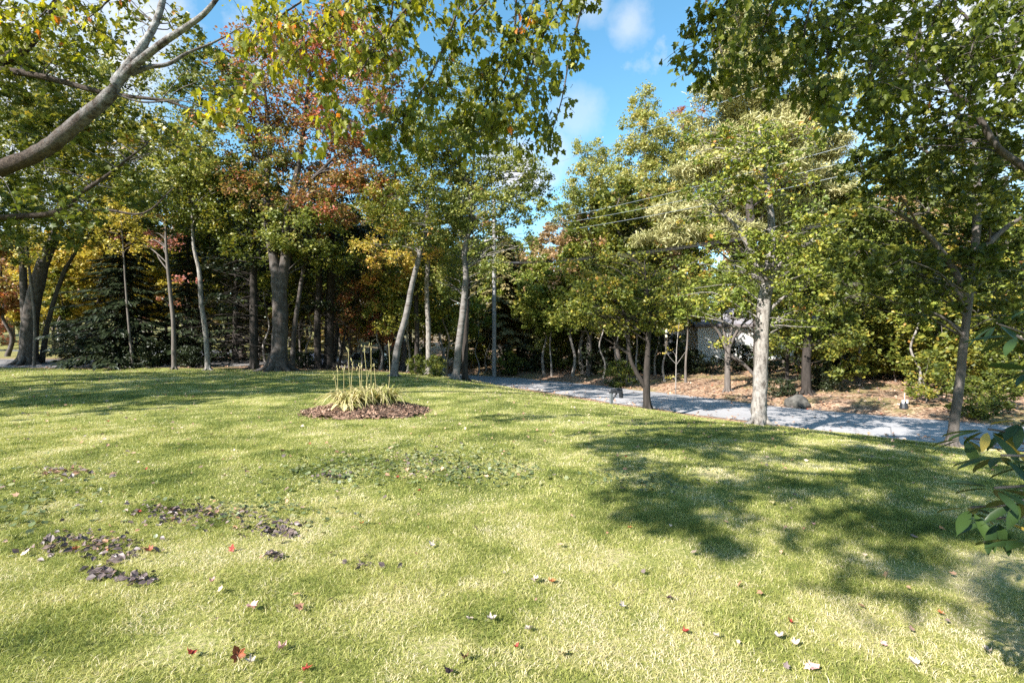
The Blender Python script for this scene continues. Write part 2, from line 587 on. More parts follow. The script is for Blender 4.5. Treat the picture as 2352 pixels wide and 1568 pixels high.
def limb_to(g, spine, spr, target, r0=None, sides=5):
    """a limb that leaves the spine below the target and bends up to it"""
    dz = target[2] - spine[:, 2]
    hd = np.hypot(target[0] - spine[:, 0], target[1] - spine[:, 1])
    cost = np.abs(dz - 0.32 * hd) + 0.35 * hd
    cost = cost + rng.random(len(cost)) * (0.25 * hd + 0.5)
    i = int(np.argmin(cost))
    a = spine[i]
    L = np.linalg.norm(target - a)
    if L < 0.15:
        return
    r = min(spr[i] * 0.5, 0.007 + 0.0075 * L) if r0 is None else r0
    mid = a + (target - a) * 0.5 + np.array([0, 0, 0.10 * L]) + rng.standard_normal(3) * 0.06 * L
    q = a + (target - a) * 0.22 + np.array([0, 0, 0.07 * L])
    tube(g, [a, q, mid, target], [r, r * 0.85, r * 0.55, r * 0.18], sides, 3)


def px_tree(name, label, d, stems, blobs, bark, leaf, leaf_size=0.11, shape='quad', group=None, cov=1.7, cat='tree',
            nlimb=7, tone=0.45, csd=0.14, depth_k=0.8, extra=None, rough=0.04, cl=45, flare=1.25, **kw):
    """a tree at distance d. stems: lists of (px, py, radius m[, depth shift]); the first starts on the ground.
    blobs: (px, py, rx px, ry px[, depth shift, tone, leaf material key, cov])"""
    st = stems[0]
    bx = (st[0][0] - 1176) / F * d
    base = np.array([bx, d, hz(bx, d)])
    root = empty(name, base, label, cat, group)
    gt = Geo()
    spine, spr = [], []
    for si, s in enumerate(stems):
        pts = [P(q[0], q[1], d + (q[3] if len(q) > 3 else 0)) for q in s]
        rr = [q[2] for q in s]
        if si == 0:
            pts[0] = base + np.array([0, 0, -0.12])
            pts.insert(1, base + (pts[1] - base) * 0.10 if len(pts) > 1 else base)
            rr.insert(1, rr[0] * 0.98)
            rr[0] *= flare
        tube(gt, pts, rr, 10 if rr[0] > 0.1 else 7, 5, rough)
        if si == 0 and rr[0] > 0.12:
            for a_ in np.arange(5) * 1.257 + rng.uniform(0, 1.2):
                u_ = np.array([math.cos(a_), math.sin(a_), 0])
                L_ = rr[1] * rng.uniform(1.9, 2.7)
                e_ = base + u_ * L_
                e_[2] = hz(e_[0], e_[1]) - .04
                tube(gt, [base + u_ * rr[1] * .55 + [0, 0, rr[1] * 1.9], base + u_ * rr[1] * 1.05 + [0, 0, rr[1] * .5], e_], [rr[1] * .38, rr[1] * .36, rr[1] * .16], 6, 4, .05)
        a, b = smooth_path(pts, rr, 6)
        spine.append(a)
        spr.append(b)
    spine, spr = np.vstack(spine), np.concatenate(spr)
    crowns = {}
    for b in blobs:
        px, py, rx, ry = b[:4]
        dd = b[4] if len(b) > 4 and b[4] is not None else rng.uniform(-1, 1)
        tn = b[5] if len(b) > 5 and b[5] is not None else tone
        lk = b[6] if len(b) > 6 and b[6] is not None else leaf
        cv = b[7] if len(b) > 7 else cov
        c = P(px, py, d + dd)
        r = np.array([rx, 0, ry]) * (d + dd) / F
        r[1] = depth_k * math.sqrt(max(r[0] * r[2], 1e-4))
        lpx = (leaf_size * F / d) ** 2 * 0.36
        n = int(COVER * cv * math.pi * rx * ry / lpx)
        g = crowns.setdefault(lk, Geo())
        cc = fill_blob(g, c, r, n, leaf_size, tn, LEAF_SHAPE[shape], csd=csd, cl=cl, **kw)
        for j in range(min(nlimb, len(cc))):
            limb_to(gt, spine, spr, cc[j])
        if len(cc) > nlimb:
            for j in range(nlimb, min(nlimb + 22, len(cc))):
                i = int(np.argmin(np.linalg.norm(cc[:nlimb] - cc[j], axis=1))) if nlimb else 0
                tube(gt, [cc[i], (cc[i] + cc[j]) / 2 + [0, 0, .05], cc[j]], [.007, .005, .002], 3, 1)
    if extra:
        extra(gt, spine, spr, crowns)
    gt.obj('trunk', M[bark], root, base, True)
    for lk, g in crowns.items():
        g.obj('crown', M[lk], root, base)
    return root


def conifer(name, label, loc, h, rad, leaf, bark='bark_dark', r0=0.16, first=0.06, n=90, droop=0.25, cat='tree', group=None, spray=0.26, dens=1.0, tone=0.4,
            bare=0.0, taper=1.0, ragged=0.25):
    """a conifer with whorled, drooping boughs of flat sprays"""
    root = empty(name, loc, label, cat, group)
    gt, gl = Geo(), Geo()
    tube(gt, [(0, 0, -0.15), (0.03, 0.02, h * 0.4), (0, 0, h)], [r0 * 1.2, r0 * 0.75, 0.015], 8, 5)
    for i in range(n):
        f = first + (1 - first) * (i + rng.random()) / n
        z = h * f
        L = rad * (1 - f) ** taper * (1 - ragged + 2 * ragged * rng.random()) + 0.12
        a = i * 2.39996 + rng.normal(0, 0.3)
        u = np.array([math.cos(a), math.sin(a), 0])
        p0 = np.array([0, 0, z])
        p1 = p0 + u * L * 0.5 + np.array([0, 0, -droop * L * 0.25])
        p2 = p0 + u * L + np.array([0, 0, -droop * L * 0.55])
        tube(gt, [p0, p1, p2], [0.012 + 0.008 * L, 0.008 + 0.004 * L, 0.004], 4, 2)
        if f < bare and rng.random() < 0.8:
            for _ in range(int(4 * L)):
                s = rng.random() * 0.8 + 0.2
                b = p0 + (p2 - p0) * s
                e = b + rng.standard_normal(3) * 0.22 * L * np.array([1, 1, 0.5])
                tube(gt, [b, e], [0.006, 0.003], 3, 1)
            continue
        m = max(6, int(26 * L * dens))
        s = rng.random(m) ** 0.75
        side = rng.choice([-1, 1], m)
        v = np.array([-u[1], u[0], 0])
        q = p0 + (p1 - p0) * np.minimum(s * 2, 1)[:, None] + (p2 - p1) * np.maximum(s * 2 - 1, 0)[:, None]
        wid = 0.30 * L * (1 - 0.7 * s) * rng.random(m)
        C = q + v * (side * wid)[:, None] + np.array([0, 0, -0.12])[None] * wid[:, None] + rng.standard_normal((m, 3)) * 0.03
        tip = u[None] * (0.55 + 0.4 * rng.random(m))[:, None] + v[None] * (side * 0.7 * rng.random(m))[:, None]
        tip[:, 2] -= 0.15 + 0.35 * rng.random(m)
        nor = rand_dirs(m, 1.2, 0.4)
        leaves(gl, C, tip, nor, spray * (0.7 + 0.7 * rng.random(m)), np.clip(tone + rng.standard_normal(m) * 0.2, 0, 1), SPRAY)
    gt.obj('trunk', M[bark], root, smooth=True)
    gl.obj('crown', M[leaf], root)
    return root


def wood_tree(name, label, h, crown, bark, leaf, r0=0.12, lean=0.04, n_leaf=9000, size=0.15, cat='tree', group=None, tone=0.45, shape='quad', low=0.35, nb=14):
    """a generic woodland tree built round its own base: crown = (radius, flatness)"""
    root = empty(name, (0, 0, -50), label, cat, group)
    gt, gl = Geo(), Geo()
    k = 6
    ph = rng.uniform(0, 6.28)
    path = [np.array([lean * h * math.cos(ph) * (i / k) ** 1.4, lean * h * math.sin(ph) * (i / k) ** 1.4, h * i / k - 0.1]) + rng.standard_normal(3) * 0.02 * h * np.array([1, 1, 0]) * (i > 0) for i in range(k + 1)]
    rr = [r0 * (1 - 0.85 * i / k) for i in range(k + 1)]
    rr[0] *= 1.3
    tube(gt, path, rr, 7, 4, 0.03)
    sp, sr = smooth_path(path, rr, 6)
    rad = crown
    cnt = nb
    for i in range(cnt):
        f = low + (1.02 - low) * (i + 0.5) / cnt
        env = math.sin(math.pi * min(1, (f - low) / (1.06 - low)) ** 0.75) * 0.85 + 0.18
        a = i * 2.39996
        rr_ = rad * env * rng.uniform(0.25, 0.75)
        c = np.array([path[-1][0] * f + math.cos(a) * rr_, path[-1][1] * f + math.sin(a) * rr_, h * f])
        br = rad * env * rng.uniform(0.35, 0.6)
        cc = fill_blob(gl, c, np.array([br, br, br * 0.75]), int(n_leaf / cnt), size, tone + rng.normal(0, 0.08), LEAF_SHAPE[shape], csd=0.12)
        for j in range(min(2, len(cc))):
            limb_to(gt, sp, sr, cc[j], sides=4)
    gt.obj('trunk', M[bark], root, smooth=True)
    gl.obj('crown', M[leaf], root)
    return root
#@@SETTING
# ------------------------------------------------------------------ ground, lawn, road, driveway
def axis(lo, hi, fine_lo, fine_hi, step, grow=1.18):
    a = list(np.arange(fine_lo, fine_hi + 1e-6, step))
    s, x = step, fine_hi
    while x < hi:
        s *= grow
        x += s
        a.append(x)
    s, x = step, fine_lo
    while x > lo:
        s *= grow
        x -= s
        a.insert(0, x)
    return np.array(a)


def ground_mat():
    m, t, n, l = new_mat('forest_floor')
    o = n('ShaderNodeOutputMaterial')
    p = n('ShaderNodeBsdfPrincipled')
    p.inputs['Roughness'].default_value = 0.95
    p.inputs['Specular IOR Level'].default_value = 0.1
    tc = n('ShaderNodeTexCoord')
    vo = n('ShaderNodeTexVoronoi')
    vo.inputs['Scale'].default_value = 11
    l(tc.outputs['Object'], vo.inputs['Vector'])
    cr = n('ShaderNodeValToRGB')
    ramp(cr, [(0.0, (0.08, 0.05, 0.035)), (0.3, (0.18, 0.115, 0.075)), (0.55, (0.29, 0.19, 0.125)), (0.8, (0.40, 0.29, 0.20)), (1, (0.25, 0.13, 0.08))])
    sp = n('ShaderNodeSeparateColor')
    l(vo.outputs['Color'], sp.inputs[0])
    l(sp.outputs[0], cr.inputs[0])
    n2 = n('ShaderNodeTexNoise')
    n2.inputs['Scale'].default_value = 0.45
    n2.inputs['Detail'].default_value = 6
    l(tc.outputs['Object'], n2.inputs['Vector'])
    r2 = n('ShaderNodeValToRGB')
    ramp(r2, [(0.48, (0, 0, 0)), (0.6, (1, 1, 1))])
    l(n2.outputs['Fac'], r2.inputs[0])
    n3 = n('ShaderNodeTexNoise')
    n3.inputs['Scale'].default_value = 14
    n3.inputs['Detail'].default_value = 5
    l(tc.outputs['Object'], n3.inputs['Vector'])
    r3 = n('ShaderNodeValToRGB')
    ramp(r3, [(0.3, (0.06, 0.07, 0.02)), (0.5, (0.17, 0.17, 0.05)), (0.7, (0.30, 0.25, 0.10))])
    l(n3.outputs['Fac'], r3.inputs[0])
    at = n('ShaderNodeAttribute')
    at.attribute_name = 'tone'
    ml = n('ShaderNodeMath')
    ml.operation = 'MULTIPLY'
    l(r2.outputs[0], ml.inputs[0])
    ml.inputs[1].default_value = 0.55
    mxx = n('ShaderNodeMath')
    mxx.operation = 'MAXIMUM'
    l(ml.outputs[0], mxx.inputs[0])
    l(at.outputs['Fac'], mxx.inputs[1])
    mx = n('ShaderNodeMix')
    mx.data_type = 'RGBA'
    l(mxx.outputs[0], mx.inputs['Factor'])
    l(cr.outputs[0], mx.inputs['A'])
    l(r3.outputs[0], mx.inputs['B'])
    l(mx.outputs['Result'], p.inputs['Base Color'])
    b = n('ShaderNodeBump')
    b.inputs['Strength'].default_value = 0.8
    b.inputs['Distance'].default_value = 0.05
    l(n3.outputs['Fac'], b.inputs['Height'])
    l(b.outputs[0], p.inputs['Normal'])
    l(p.outputs[0], o.inputs[0])
    return m


def lawn_mat():
    m, t, n, l = new_mat('lawn_turf')
    o = n('ShaderNodeOutputMaterial')
    p = n('ShaderNodeBsdfPrincipled')
    p.inputs['Roughness'].default_value = 0.95
    p.inputs['Specular IOR Level'].default_value = 0.1
    tc = n('ShaderNodeTexCoord')
    n3 = n('ShaderNodeTexNoise')
    n3.inputs['Scale'].default_value = 30
    n3.inputs['Detail'].default_value = 6
    n3.inputs['Roughness'].default_value = 0.75
    l(tc.outputs['Object'], n3.inputs['Vector'])
    r3 = n('ShaderNodeValToRGB')
    ramp(r3, [(0.28, (0.05, 0.065, 0.018)), (0.48, (0.17, 0.19, 0.045)), (0.62, (0.30, 0.30, 0.09)), (0.78, (0.44, 0.38, 0.20))])
    at = n('ShaderNodeAttribute')
    at.attribute_name = 'tone'
    ad = n('ShaderNodeMath')
    ad.operation = 'MULTIPLY_ADD'
    l(at.outputs['Fac'], ad.inputs[0])
    ad.inputs[1].default_value = 0.5
    ad.inputs[2].default_value = -0.22
    a2 = n('ShaderNodeMath')
    a2.operation = 'ADD'
    l(ad.outputs[0], a2.inputs[0])
    l(n3.outputs['Fac'], a2.inputs[1])
    l(a2.outputs[0], r3.inputs[0])
    l(r3.outputs[0], p.inputs['Base Color'])
    b = n('ShaderNodeBump')
    b.inputs['Strength'].default_value = 0.9
    b.inputs['Distance'].default_value = 0.04
    l(n3.outputs['Fac'], b.inputs['Height'])
    l(b.outputs[0], p.inputs['Normal'])
    l(p.outputs[0], o.inputs[0])
    return m


def asphalt_mat(name, base, warm=0.0):
    m, t, n, l = new_mat(name)
    o = n('ShaderNodeOutputMaterial')
    p = n('ShaderNodeBsdfPrincipled')
    p.inputs['Roughness'].default_value = 0.9
    p.inputs['Specular IOR Level'].default_value = 0.2
    tc = n('ShaderNodeTexCoord')
    n1 = n('ShaderNodeTexNoise')
    n1.inputs['Scale'].default_value = 60
    n1.inputs['Detail'].default_value = 4
    l(tc.outputs['Object'], n1.inputs['Vector'])
    n2 = n('ShaderNodeTexNoise')
    n2.inputs['Scale'].default_value = 0.7
    n2.inputs['Detail'].default_value = 7
    l(tc.outputs['Object'], n2.inputs['Vector'])
    ad = n('ShaderNodeMath')
    ad.operation = 'ADD'
    l(n1.outputs['Fac'], ad.inputs[0])
    l(n2.outputs['Fac'], ad.inputs[1])
    hf = n('ShaderNodeMath')
    hf.operation = 'MULTIPLY'
    hf.inputs[1].default_value = 0.5
    l(ad.outputs[0], hf.inputs[0])
    cr = n('ShaderNodeValToRGB')
    c = np.array(base)
    ramp(cr, [(0.3, tuple(c * 0.7)), (0.55, tuple(c)), (0.75, tuple(c * 1.25))])
    l(hf.outputs[0], cr.inputs[0])
    # narrow dark cracks
    vo = n('ShaderNodeTexVoronoi')
    vo.feature = 'DISTANCE_TO_EDGE'
    vo.inputs['Scale'].default_value = 0.45
    l(tc.outputs['Object'], vo.inputs['Vector'])
    rk = n('ShaderNodeValToRGB')
    ramp(rk, [(0.0, (0.55, 0.55, 0.55)), (0.012, (1, 1, 1))])
    l(vo.outputs['Distance'], rk.inputs[0])
    mu = n('ShaderNodeMix')
    mu.data_type = 'RGBA'
    mu.blend_type = 'MULTIPLY'
    mu.inputs['Factor'].default_value = 1
    l(cr.outputs[0], mu.inputs['A'])
    l(rk.outputs[0], mu.inputs['B'])
    l(mu.outputs['Result'], p.inputs['Base Color'])
    b = n('ShaderNodeBump')
    b.inputs['Strength'].default_value = 0.15
    b.inputs['Distance'].default_value = 0.006
    l(n1.outputs['Fac'], b.inputs['Height'])
    l(b.outputs[0], p.inputs['Normal'])
    l(p.outputs[0], o.inputs[0])
    return m


def lawn_tone(x, y):
    """dry and lush patches of the lawn, 0 lush .. 1 straw"""
    t = 0.53 + 0.34 * (vnoise(x, y, 0.5, 3) - 0.5) + 0.55 * (vnoise(x, y, 1.9, 8) - 0.5) + 0.5 * (vnoise(x, y, 4.0, 4) - 0.5) + 0.6 * (vnoise(x, y, 11.0, 14) - 0.5)
    t = t + 0.10 * sstep(6, 2, y)
    return np.clip(t, 0, 1)


BARE = [ground_at(px, py)[:2].tolist() + [r] for px, py, r in
        [(1610, 1088, 0.35), (1660, 1195, 0.28), (2330, 1320, 0.55), (2150, 1325, 0.35), (1560, 1265, 0.2), (1450, 1290, 0.3), (1000, 1500, 0.15), (430, 1490, 0.22), (1720, 1300, 0.2), (2340, 1480, 0.3)]]


def bare_amount(x, y):
    b = np.zeros(np.shape(x))
    for bx, by, r in BARE:
        d = np.hypot((x - bx), (y - by)) + 0.5 * r * (vnoise(x, y, 4, 2) - 0.5)
        b = np.maximum(b, sstep(r, r * 0.35, d))
    return b


xs = axis(-700, 700, -26, 24, 0.27)
ys = axis(-300, 1200, -4, 44, 0.27)
GX, GY = np.meshgrid(xs, ys)
GZ = height(GX, GY)
nx, ny = len(xs), len(ys)
cx, cyy = (GX[:-1, :-1] + GX[1:, 1:]) / 2, (GY[:-1, :-1] + GY[1:, 1:]) / 2
LM = lawn_mask(cx, cyy)
ii = np.arange(nx * ny).reshape(ny, nx)
quads = np.stack([ii[:-1, :-1], ii[:-1, 1:], ii[1:, 1:], ii[1:, :-1]], -1)
allv = np.column_stack([GX.ravel(), GY.ravel(), GZ.ravel()])


def sheet(name, mask, mat, tone):
    q = quads[mask]
    used, inv = np.unique(q.ravel(), return_inverse=True)
    g = Geo()
    g.add(allv[used], inv.reshape(-1, 4), tone.ravel()[used])
    return g.obj(name, mat, smooth=True)


d_, s_ = dist_line(GX, GY, ROAD)
grassy = np.where(s_ > 0, 0.0, 0.0) + 0.85 * sstep(-17, -24, GX) * sstep(27.5, 31, GY) + 0.5 * sstep(3, 9, np.where(s_ > 0, 0, d_ - ROAD_HW)) * sstep(20, 8, d_) * (vnoise(GX, GY, 0.25, 9) > 0.45)
g_o = sheet('ground', ~LM, ground_mat(), np.clip(grassy, 0, 1))
tagged(g_o, kind='structure')
l_o = sheet('lawn', LM, lawn_mat(), np.clip(lawn_tone(GX, GY) * 0.8 + 0.35 * bare_amount(GX, GY), 0, 1))
tagged(l_o, kind='structure')


def ribbon(name, line, hw, mat, lift, ragged=0.1, y_shift=0.0, step=0.6, zfun=height):
    pts = []
    for a, b in zip(line[:-1], line[1:]):
        n = max(2, int(np.linalg.norm(b - a) / step))
        pts += [a + (b - a) * i / n for i in range(n)]
    pts.append(line[-1])
    pts = np.array(pts)
    for _ in range(8):
        pts[1:-1] = (pts[:-2] + 2 * pts[1:-1] + pts[2:]) / 4
    T = unit(np.gradient(pts, axis=0))
    Nn = np.column_stack([-T[:, 1], T[:, 0]])
    u = np.linspace(-1, 1, 9)
    e = ragged * (vnoise(np.arange(len(pts)), np.zeros(len(pts)), 0.35, 6) - 0.5)
    e2 = ragged * (vnoise(np.arange(len(pts)), np.zeros(len(pts)), 0.35, 26) - 0.5)
    hwv = hw + np.where(u[None, :] > 0, e[:, None], e2[:, None])
    xy = pts[:, None, :] + Nn[:, None, :] * (u[None, :] * hwv)[..., None]
    z = zfun(xy[..., 0], xy[..., 1]) + lift - 0.03 * (np.abs(u)[None, :] ** 4)
    v = np.dstack([xy, z]).reshape(-1, 3)
    n, m = len(pts), len(u)
    i = np.arange(n * m).reshape(n, m)
    q = np.stack([i[:-1, :-1], i[:-1, 1:], i[1:, 1:], i[1:, :-1]], -1).reshape(-1, 4)[:, ::-1]
    g = Geo()
    g.add(v, q)
    o = g.obj(name, mat, smooth=True)
    return tagged(o, kind='structure')


ribbon('road', ROAD, ROAD_HW, asphalt_mat('worn_asphalt', (0.31, 0.30, 0.30)), 0.045, 0.5)
ribbon('driveway', DRIVE, DRIVE_HW, asphalt_mat('driveway_asphalt', (0.17, 0.16, 0.155)), 0.05, 0.3)
ribbon('far_street', np.array([(-90, 60.0), (-60, 54.5), (-44, 53.0), (-30, 51.0)]), 3.6, asphalt_mat('street_asphalt', (0.13, 0.135, 0.15)), 0.07, 0.3)

# ------------------------------------------------------------------ grass blades, one mass nobody could count
def grass_ring(g, y0, y1, dens, h, w, two):
    xm = 1.13 * y1 + 0.9
    n = int((y1 - y0) * 2 * xm * dens)
    x = rng.uniform(-xm, xm, n)
    y = rng.uniform(y0, y1, n)
    k = np.abs(x) < 1.13 * y + 0.9
    x, y = x[k], y[k]
    k = lawn_mask(x, y) & (rng.random(len(x)) > 0.85 * bare_amount(x, y))
    bed = np.hypot((x - BED[0]) / BED[2], (y - BED[1]) / BED[3])
    k &= (bed > 0.97)
    x, y = x[k], y[k]
    n = len(x)
    z = height(x, y)
    tuft = vnoise(x, y, 2.2, 12)
    hh = h * (0.55 + 0.9 * rng.random(n)) * (0.65 + 0.7 * tuft)
    t = 0.62 * lawn_tone(x, y) + 0.30 * rng.random(n) + 0.05 + 0.28 * (rng.random(n) < 0.2) - 0.2 * sstep(.6, .8, tuft) + 0.15 * sstep(.35, .2, tuft)
    t = np.clip(t + 0.3 * bare_amount(x, y), 0, 1)
    a = rng.uniform(0, 2 * np.pi, n)
    ang = rng.uniform(0, 2 * np.pi, n)
    lean = 0.3 + 1.2 * rng.random(n)
    u = np.column_stack([np.cos(a), np.sin(a), np.zeros(n)])
    ld = np.column_stack([np.cos(ang), np.sin(ang), np.zeros(n)])
    b = np.column_stack([x, y, z - 0.004])
    ww = w * (0.6 + 0.8 * rng.random(n))
    if two:
        m = b + ld * (hh * lean * 0.30)[:, None] + np.array([0, 0, 1]) * (hh * 0.55)[:, None]
        tp = b + ld * (hh * lean * 1.05)[:, None] + np.array([0, 0, 1]) * (hh * 0.78)[:, None]
        v = np.stack([b - u * ww[:, None] / 2, b + u * ww[:, None] / 2, m + u * ww[:, None] * 0.42, m - u * ww[:, None] * 0.42, tp], 1)
        o = (np.arange(n) * 5)[:, None]
        g.add(v.reshape(-1, 3), [o + np.array([[0, 1, 2, 3]]), o + np.array([[3, 2, 4]])], np.repeat(t, 5))
    else:
        tp = b + ld * (hh * lean * 0.7)[:, None] + np.array([0, 0, 1]) * (hh * 0.85)[:, None]
        v = np.stack([b - u * ww[:, None] / 2, b + u * ww[:, None] / 2, tp], 1)
        o = (np.arange(n) * 3)[:, None]
        g.add(v.reshape(-1, 3), [o + np.array([[0, 1, 2]])], np.repeat(t, 3))


bed_c = ground_at(842, 945)
BED = (bed_c[0], bed_c[1], 1.33, 1.22)
gg = Geo()
grass_ring(gg, 1.5, 4.6, 10500, 0.027, 0.0029, True)
grass_ring(gg, 4.6, 9, 3000, 0.030, 0.0050, True)
grass_ring(gg, 9, 16, 1000, 0.035, 0.0090, False)
grass_ring(gg, 16, 27, 300, 0.036, 0.018, False)
tagged(gg.obj('grass', M['grass']), 'short yellow green grass blades covering the sunny lawn', 'grass', kind='stuff')

# broad-leaved weeds and wilted dark leaves pressed into the turf
def patch(g, px, py, sx, sy, n, size, tone, sd, flat=0.5, lift=0.02, shape=LEAF_ROUND):
    x = rng.normal(px, sx, n)
    y = rng.normal(py, sy, n)
    y = np.maximum(y, 870)
    # straight onto the ground plane near the patch
    c0 = ground_at(px, py)
    d = np.clip((EYE - c0[2]) * F / np.maximum(y - 784, 40), 1.5, 40)
    X = (x - 1176) / F * d
    ok = lawn_mask(X, d)
    X, d = X[ok], d[ok]
    m = len(X)
    C = np.column_stack([X, d, height(X, d) + lift * (0.4 + rng.random(m))])
    tip = rand_dirs(m, 0.1, 1.0)
    tip[:, 2] *= 0.35
    leaves(g, C, tip, rand_dirs(m, 1.6, flat), size * (0.6 + 0.8 * rng.random(m)), np.clip(tone + sd * rng.standard_normal(m), 0, 1), shape)


gw = Geo()
for a in [(900, 1070, 120, 22, 480, 0.036, 0.7, 0.25), (1010, 1045, 90, 17, 260, 0.04, 0.7, 0.25), (760, 1085, 70, 18, 180, 0.045, 0.45, 0.25),
          (1100, 1080, 90, 18, 350, 0.045, 0.55, 0.25), (560, 1170, 120, 22, 260, 0.035, 0.5, 0.25), (120, 1110, 100, 28, 170, 0.04, 0.6, 0.25), (1500, 1100, 80, 20, 200, 0.04, 0.4, 0.25),
          (60, 1180, 70, 34, 110, 0.042, 0.55, 0.25)]:
    patch(gw, *a)
tagged(gw.obj('ground_cover', M['weed']), 'low grey green weeds spreading in patches through the lawn', 'weeds', kind='stuff')

gd = Geo()
for a in [(225, 1245, 55, 14, 130, 0.04, 0.2, 0.2), (130, 1262, 38, 10, 36, 0.05, 0.12, 0.10), (265, 1275, 40, 12, 45, 0.05, 0.15, 0.12), (310, 1335, 24, 9, 40, 0.045, 0.12, 0.1),
          (480, 1195, 80, 16, 110, 0.042, 0.2, 0.14), (620, 1220, 40, 11, 80, 0.045, 0.14, 0.10), (400, 1180, 60, 12, 120, 0.045, 0.2, 0.12), (630, 1278, 12, 5, 25, 0.04, 0.14, 0.1),
          (840, 1300, 26, 7, 14, 0.05, 0.1, 0.06), (240, 1320, 20, 8, 40, 0.05, 0.12, 0.08), (150, 1085, 40, 8, 60, 0.06, 0.3, 0.2), (930, 1065, 80, 14, 60, 0.045, 0.16, 0.12), (760, 1095, 25, 6, 40, 0.045, 0.14, 0.1)]:
    patch(gd, *a, flat=0.9, lift=0.022, shape=LEAF_FOLD)
# thin scatter of small bits over the whole lawn
n = 9500
x = rng.uniform(-24, 20, n)
y = rng.uniform(2.0, 24, n)
ok = lawn_mask(x, y) & (np.abs(x) < 1.12 * y + 0.6) & (rng.random(n) < 0.25 + 0.9 * sstep(2, 9, y))
x, y = x[ok], y[ok]
m = len(x)
C = np.column_stack([x, y, height(x, y) + 0.034])
leaves(gd, C, rand_dirs(m, 0.05) * np.array([1, 1, 0.3]), rand_dirs(m, 1.5, 0.55), 0.02 + 0.05 * rng.random(m) ** 2.2, rng.beta(1.8, 1.6, m) * 0.93, LEAF_MAPLE_LOW)
tagged(gd.obj('leaf_litter', M['deadleaf']), 'scattered crumbs of dry and dark wilted leaves on the lawn', 'leaf litter', kind='stuff')

# litter on the woodland floor and along the road
n = 42000
x = rng.uniform(-26, 34, n)
y = rng.uniform(8, 50, n)
d, s = dist_line(x, y, ROAD)
edge = d - ROAD_HW
pr = np.where(edge > 0, np.where(s > 0, 0.5 * ~lawn_mask(x, y), np.where(edge < 12, 1.0, 0.5)), 0.07 + 0.95 * sstep(-0.8, 0, edge))
ok = (rng.random(n) < pr) & (np.abs(x) < 1.1 * y + 2)
x, y = x[ok], y[ok]
m = len(x)
gb = Geo()
C = np.column_stack([x, y, height(x, y) + 0.035 + 0.04 * (dist_line(x, y, ROAD)[0] < ROAD_HW)])
tone = np.clip(0.52 + 0.2 * (vnoise(x, y, 0.5) - 0.5) + 0.17 * rng.standard_normal(m), 0, 1)
leaves(gb, C, rand_dirs(m, 0.05) * np.array([1, 1, 0.4]), rand_dirs(m, 1.4, 0.6), 0.05 + 0.07 * rng.random(m), tone, LEAF_MAPLE_LOW)
tagged(gb.obj('woodland_litter', M['deadleaf']), 'carpet of rust and tan fallen leaves under the trees', 'leaf litter', kind='stuff')
#@@TREES
# ------------------------------------------------------------------ the trees one can tell apart
G_LEFT = 'trees along the far edge of the lawn'
px_tree('maple_tree', 'stout dark maple with a forked trunk at the end of the driveway', 25,
        [[(65, 0, .40), (72, 720, .34), (98, 610, .27), (128, 535, .2), (145, 430, .15), (150, 300, .06)],
         [(64, 790, .18), (56, 700, .17), (52, 600, .14), (42, 500, .1), (40, 380, .05)]],
        [(60, 490, 140, 90), (180, 440, 130, 100), (50, 350, 130, 110), (210, 320, 150, 110), (120, 210, 170, 110), (300, 420, 90, 80, None, .4, 'birch'), (320, 250, 100, 110, None, .45, 'birch'), (10, 190, 110, 120)],
        'bark_maple', 'maple_green', 0.13, group=G_LEFT, tone=.42, cov=1.25)
px_tree('maple_sapling', 'thin leaning trunk just beside the stout forked maple', 25.6,
        [[(95, 0, .13), (113, 730, .11), (145, 630, .09), (180, 565, .06), (205, 480, .03)]], [(220, 460, 80, 70), (190, 530, 60, 40)], 'bark_maple', 'maple_green', 0.12, group=G_LEFT, tone=.6, cov=1.0)
px_tree('maple_sapling', 'slim upright trunk in front of the stout forked maple', 24.3,
        [[(78, 0, .075), (80, 740, .07), (70, 640, .06), (60, 560, .04)]], [(45, 560, 60, 50)], 'bark_grey', 'maple_green', 0.12, group=G_LEFT, tone=.5, cov=.7)
px_tree('maple_sapling', 'pale thin sapling rising in front of the dark spruce', 23.6,
        [[(306, 0, .06), (297, 760, .055), (289, 660, .045), (283, 570, .03), (278, 500, .015)]], [(278, 530, 55, 60), (300, 480, 60, 50)], 'bark_grey', 'yellow', 0.11, group=G_LEFT, tone=.3, cov=.8)
px_tree('maple_sapling', 'slender pale tree with pink red leaves between the two spruces', 23,
        [[(400, 0, .11), (398, 740, .09), (391, 670, .08), (382, 570, .06), (380, 470, .03)]],
        [(365, 545, 60, 22, 1, .7, 'red', .45), (300, 556, 60, 16, 2, .85, 'red', .45), (430, 640, 45, 14, 1, .5, 'red', .35), (395, 690, 40, 12, 0, .4, 'red', .3), (390, 450, 90, 70), (340, 380, 70, 60)],
        'bark_grey', 'maple_green', 0.12, group=G_LEFT, tone=.45, cov=1.2)
px_tree('maple_sapling', 'winding grey trunk nearest to the big forked maple on its shaded side', 22.8,
        [[(478, 0, .13), (473, 770, .11), (462, 690, .105), (458, 625, .09), (444, 560, .07), (441, 470, .04)]],
        [(450, 470, 90, 70), (520, 420, 70, 60), (420, 380, 80, 70, None, .4, 'birch'), (470, 330, 80, 60, None, .5, 'bronze', .7)], 'bark_pale', 'maple_green', 0.12, group=G_LEFT, tone=.4, cov=1.4)


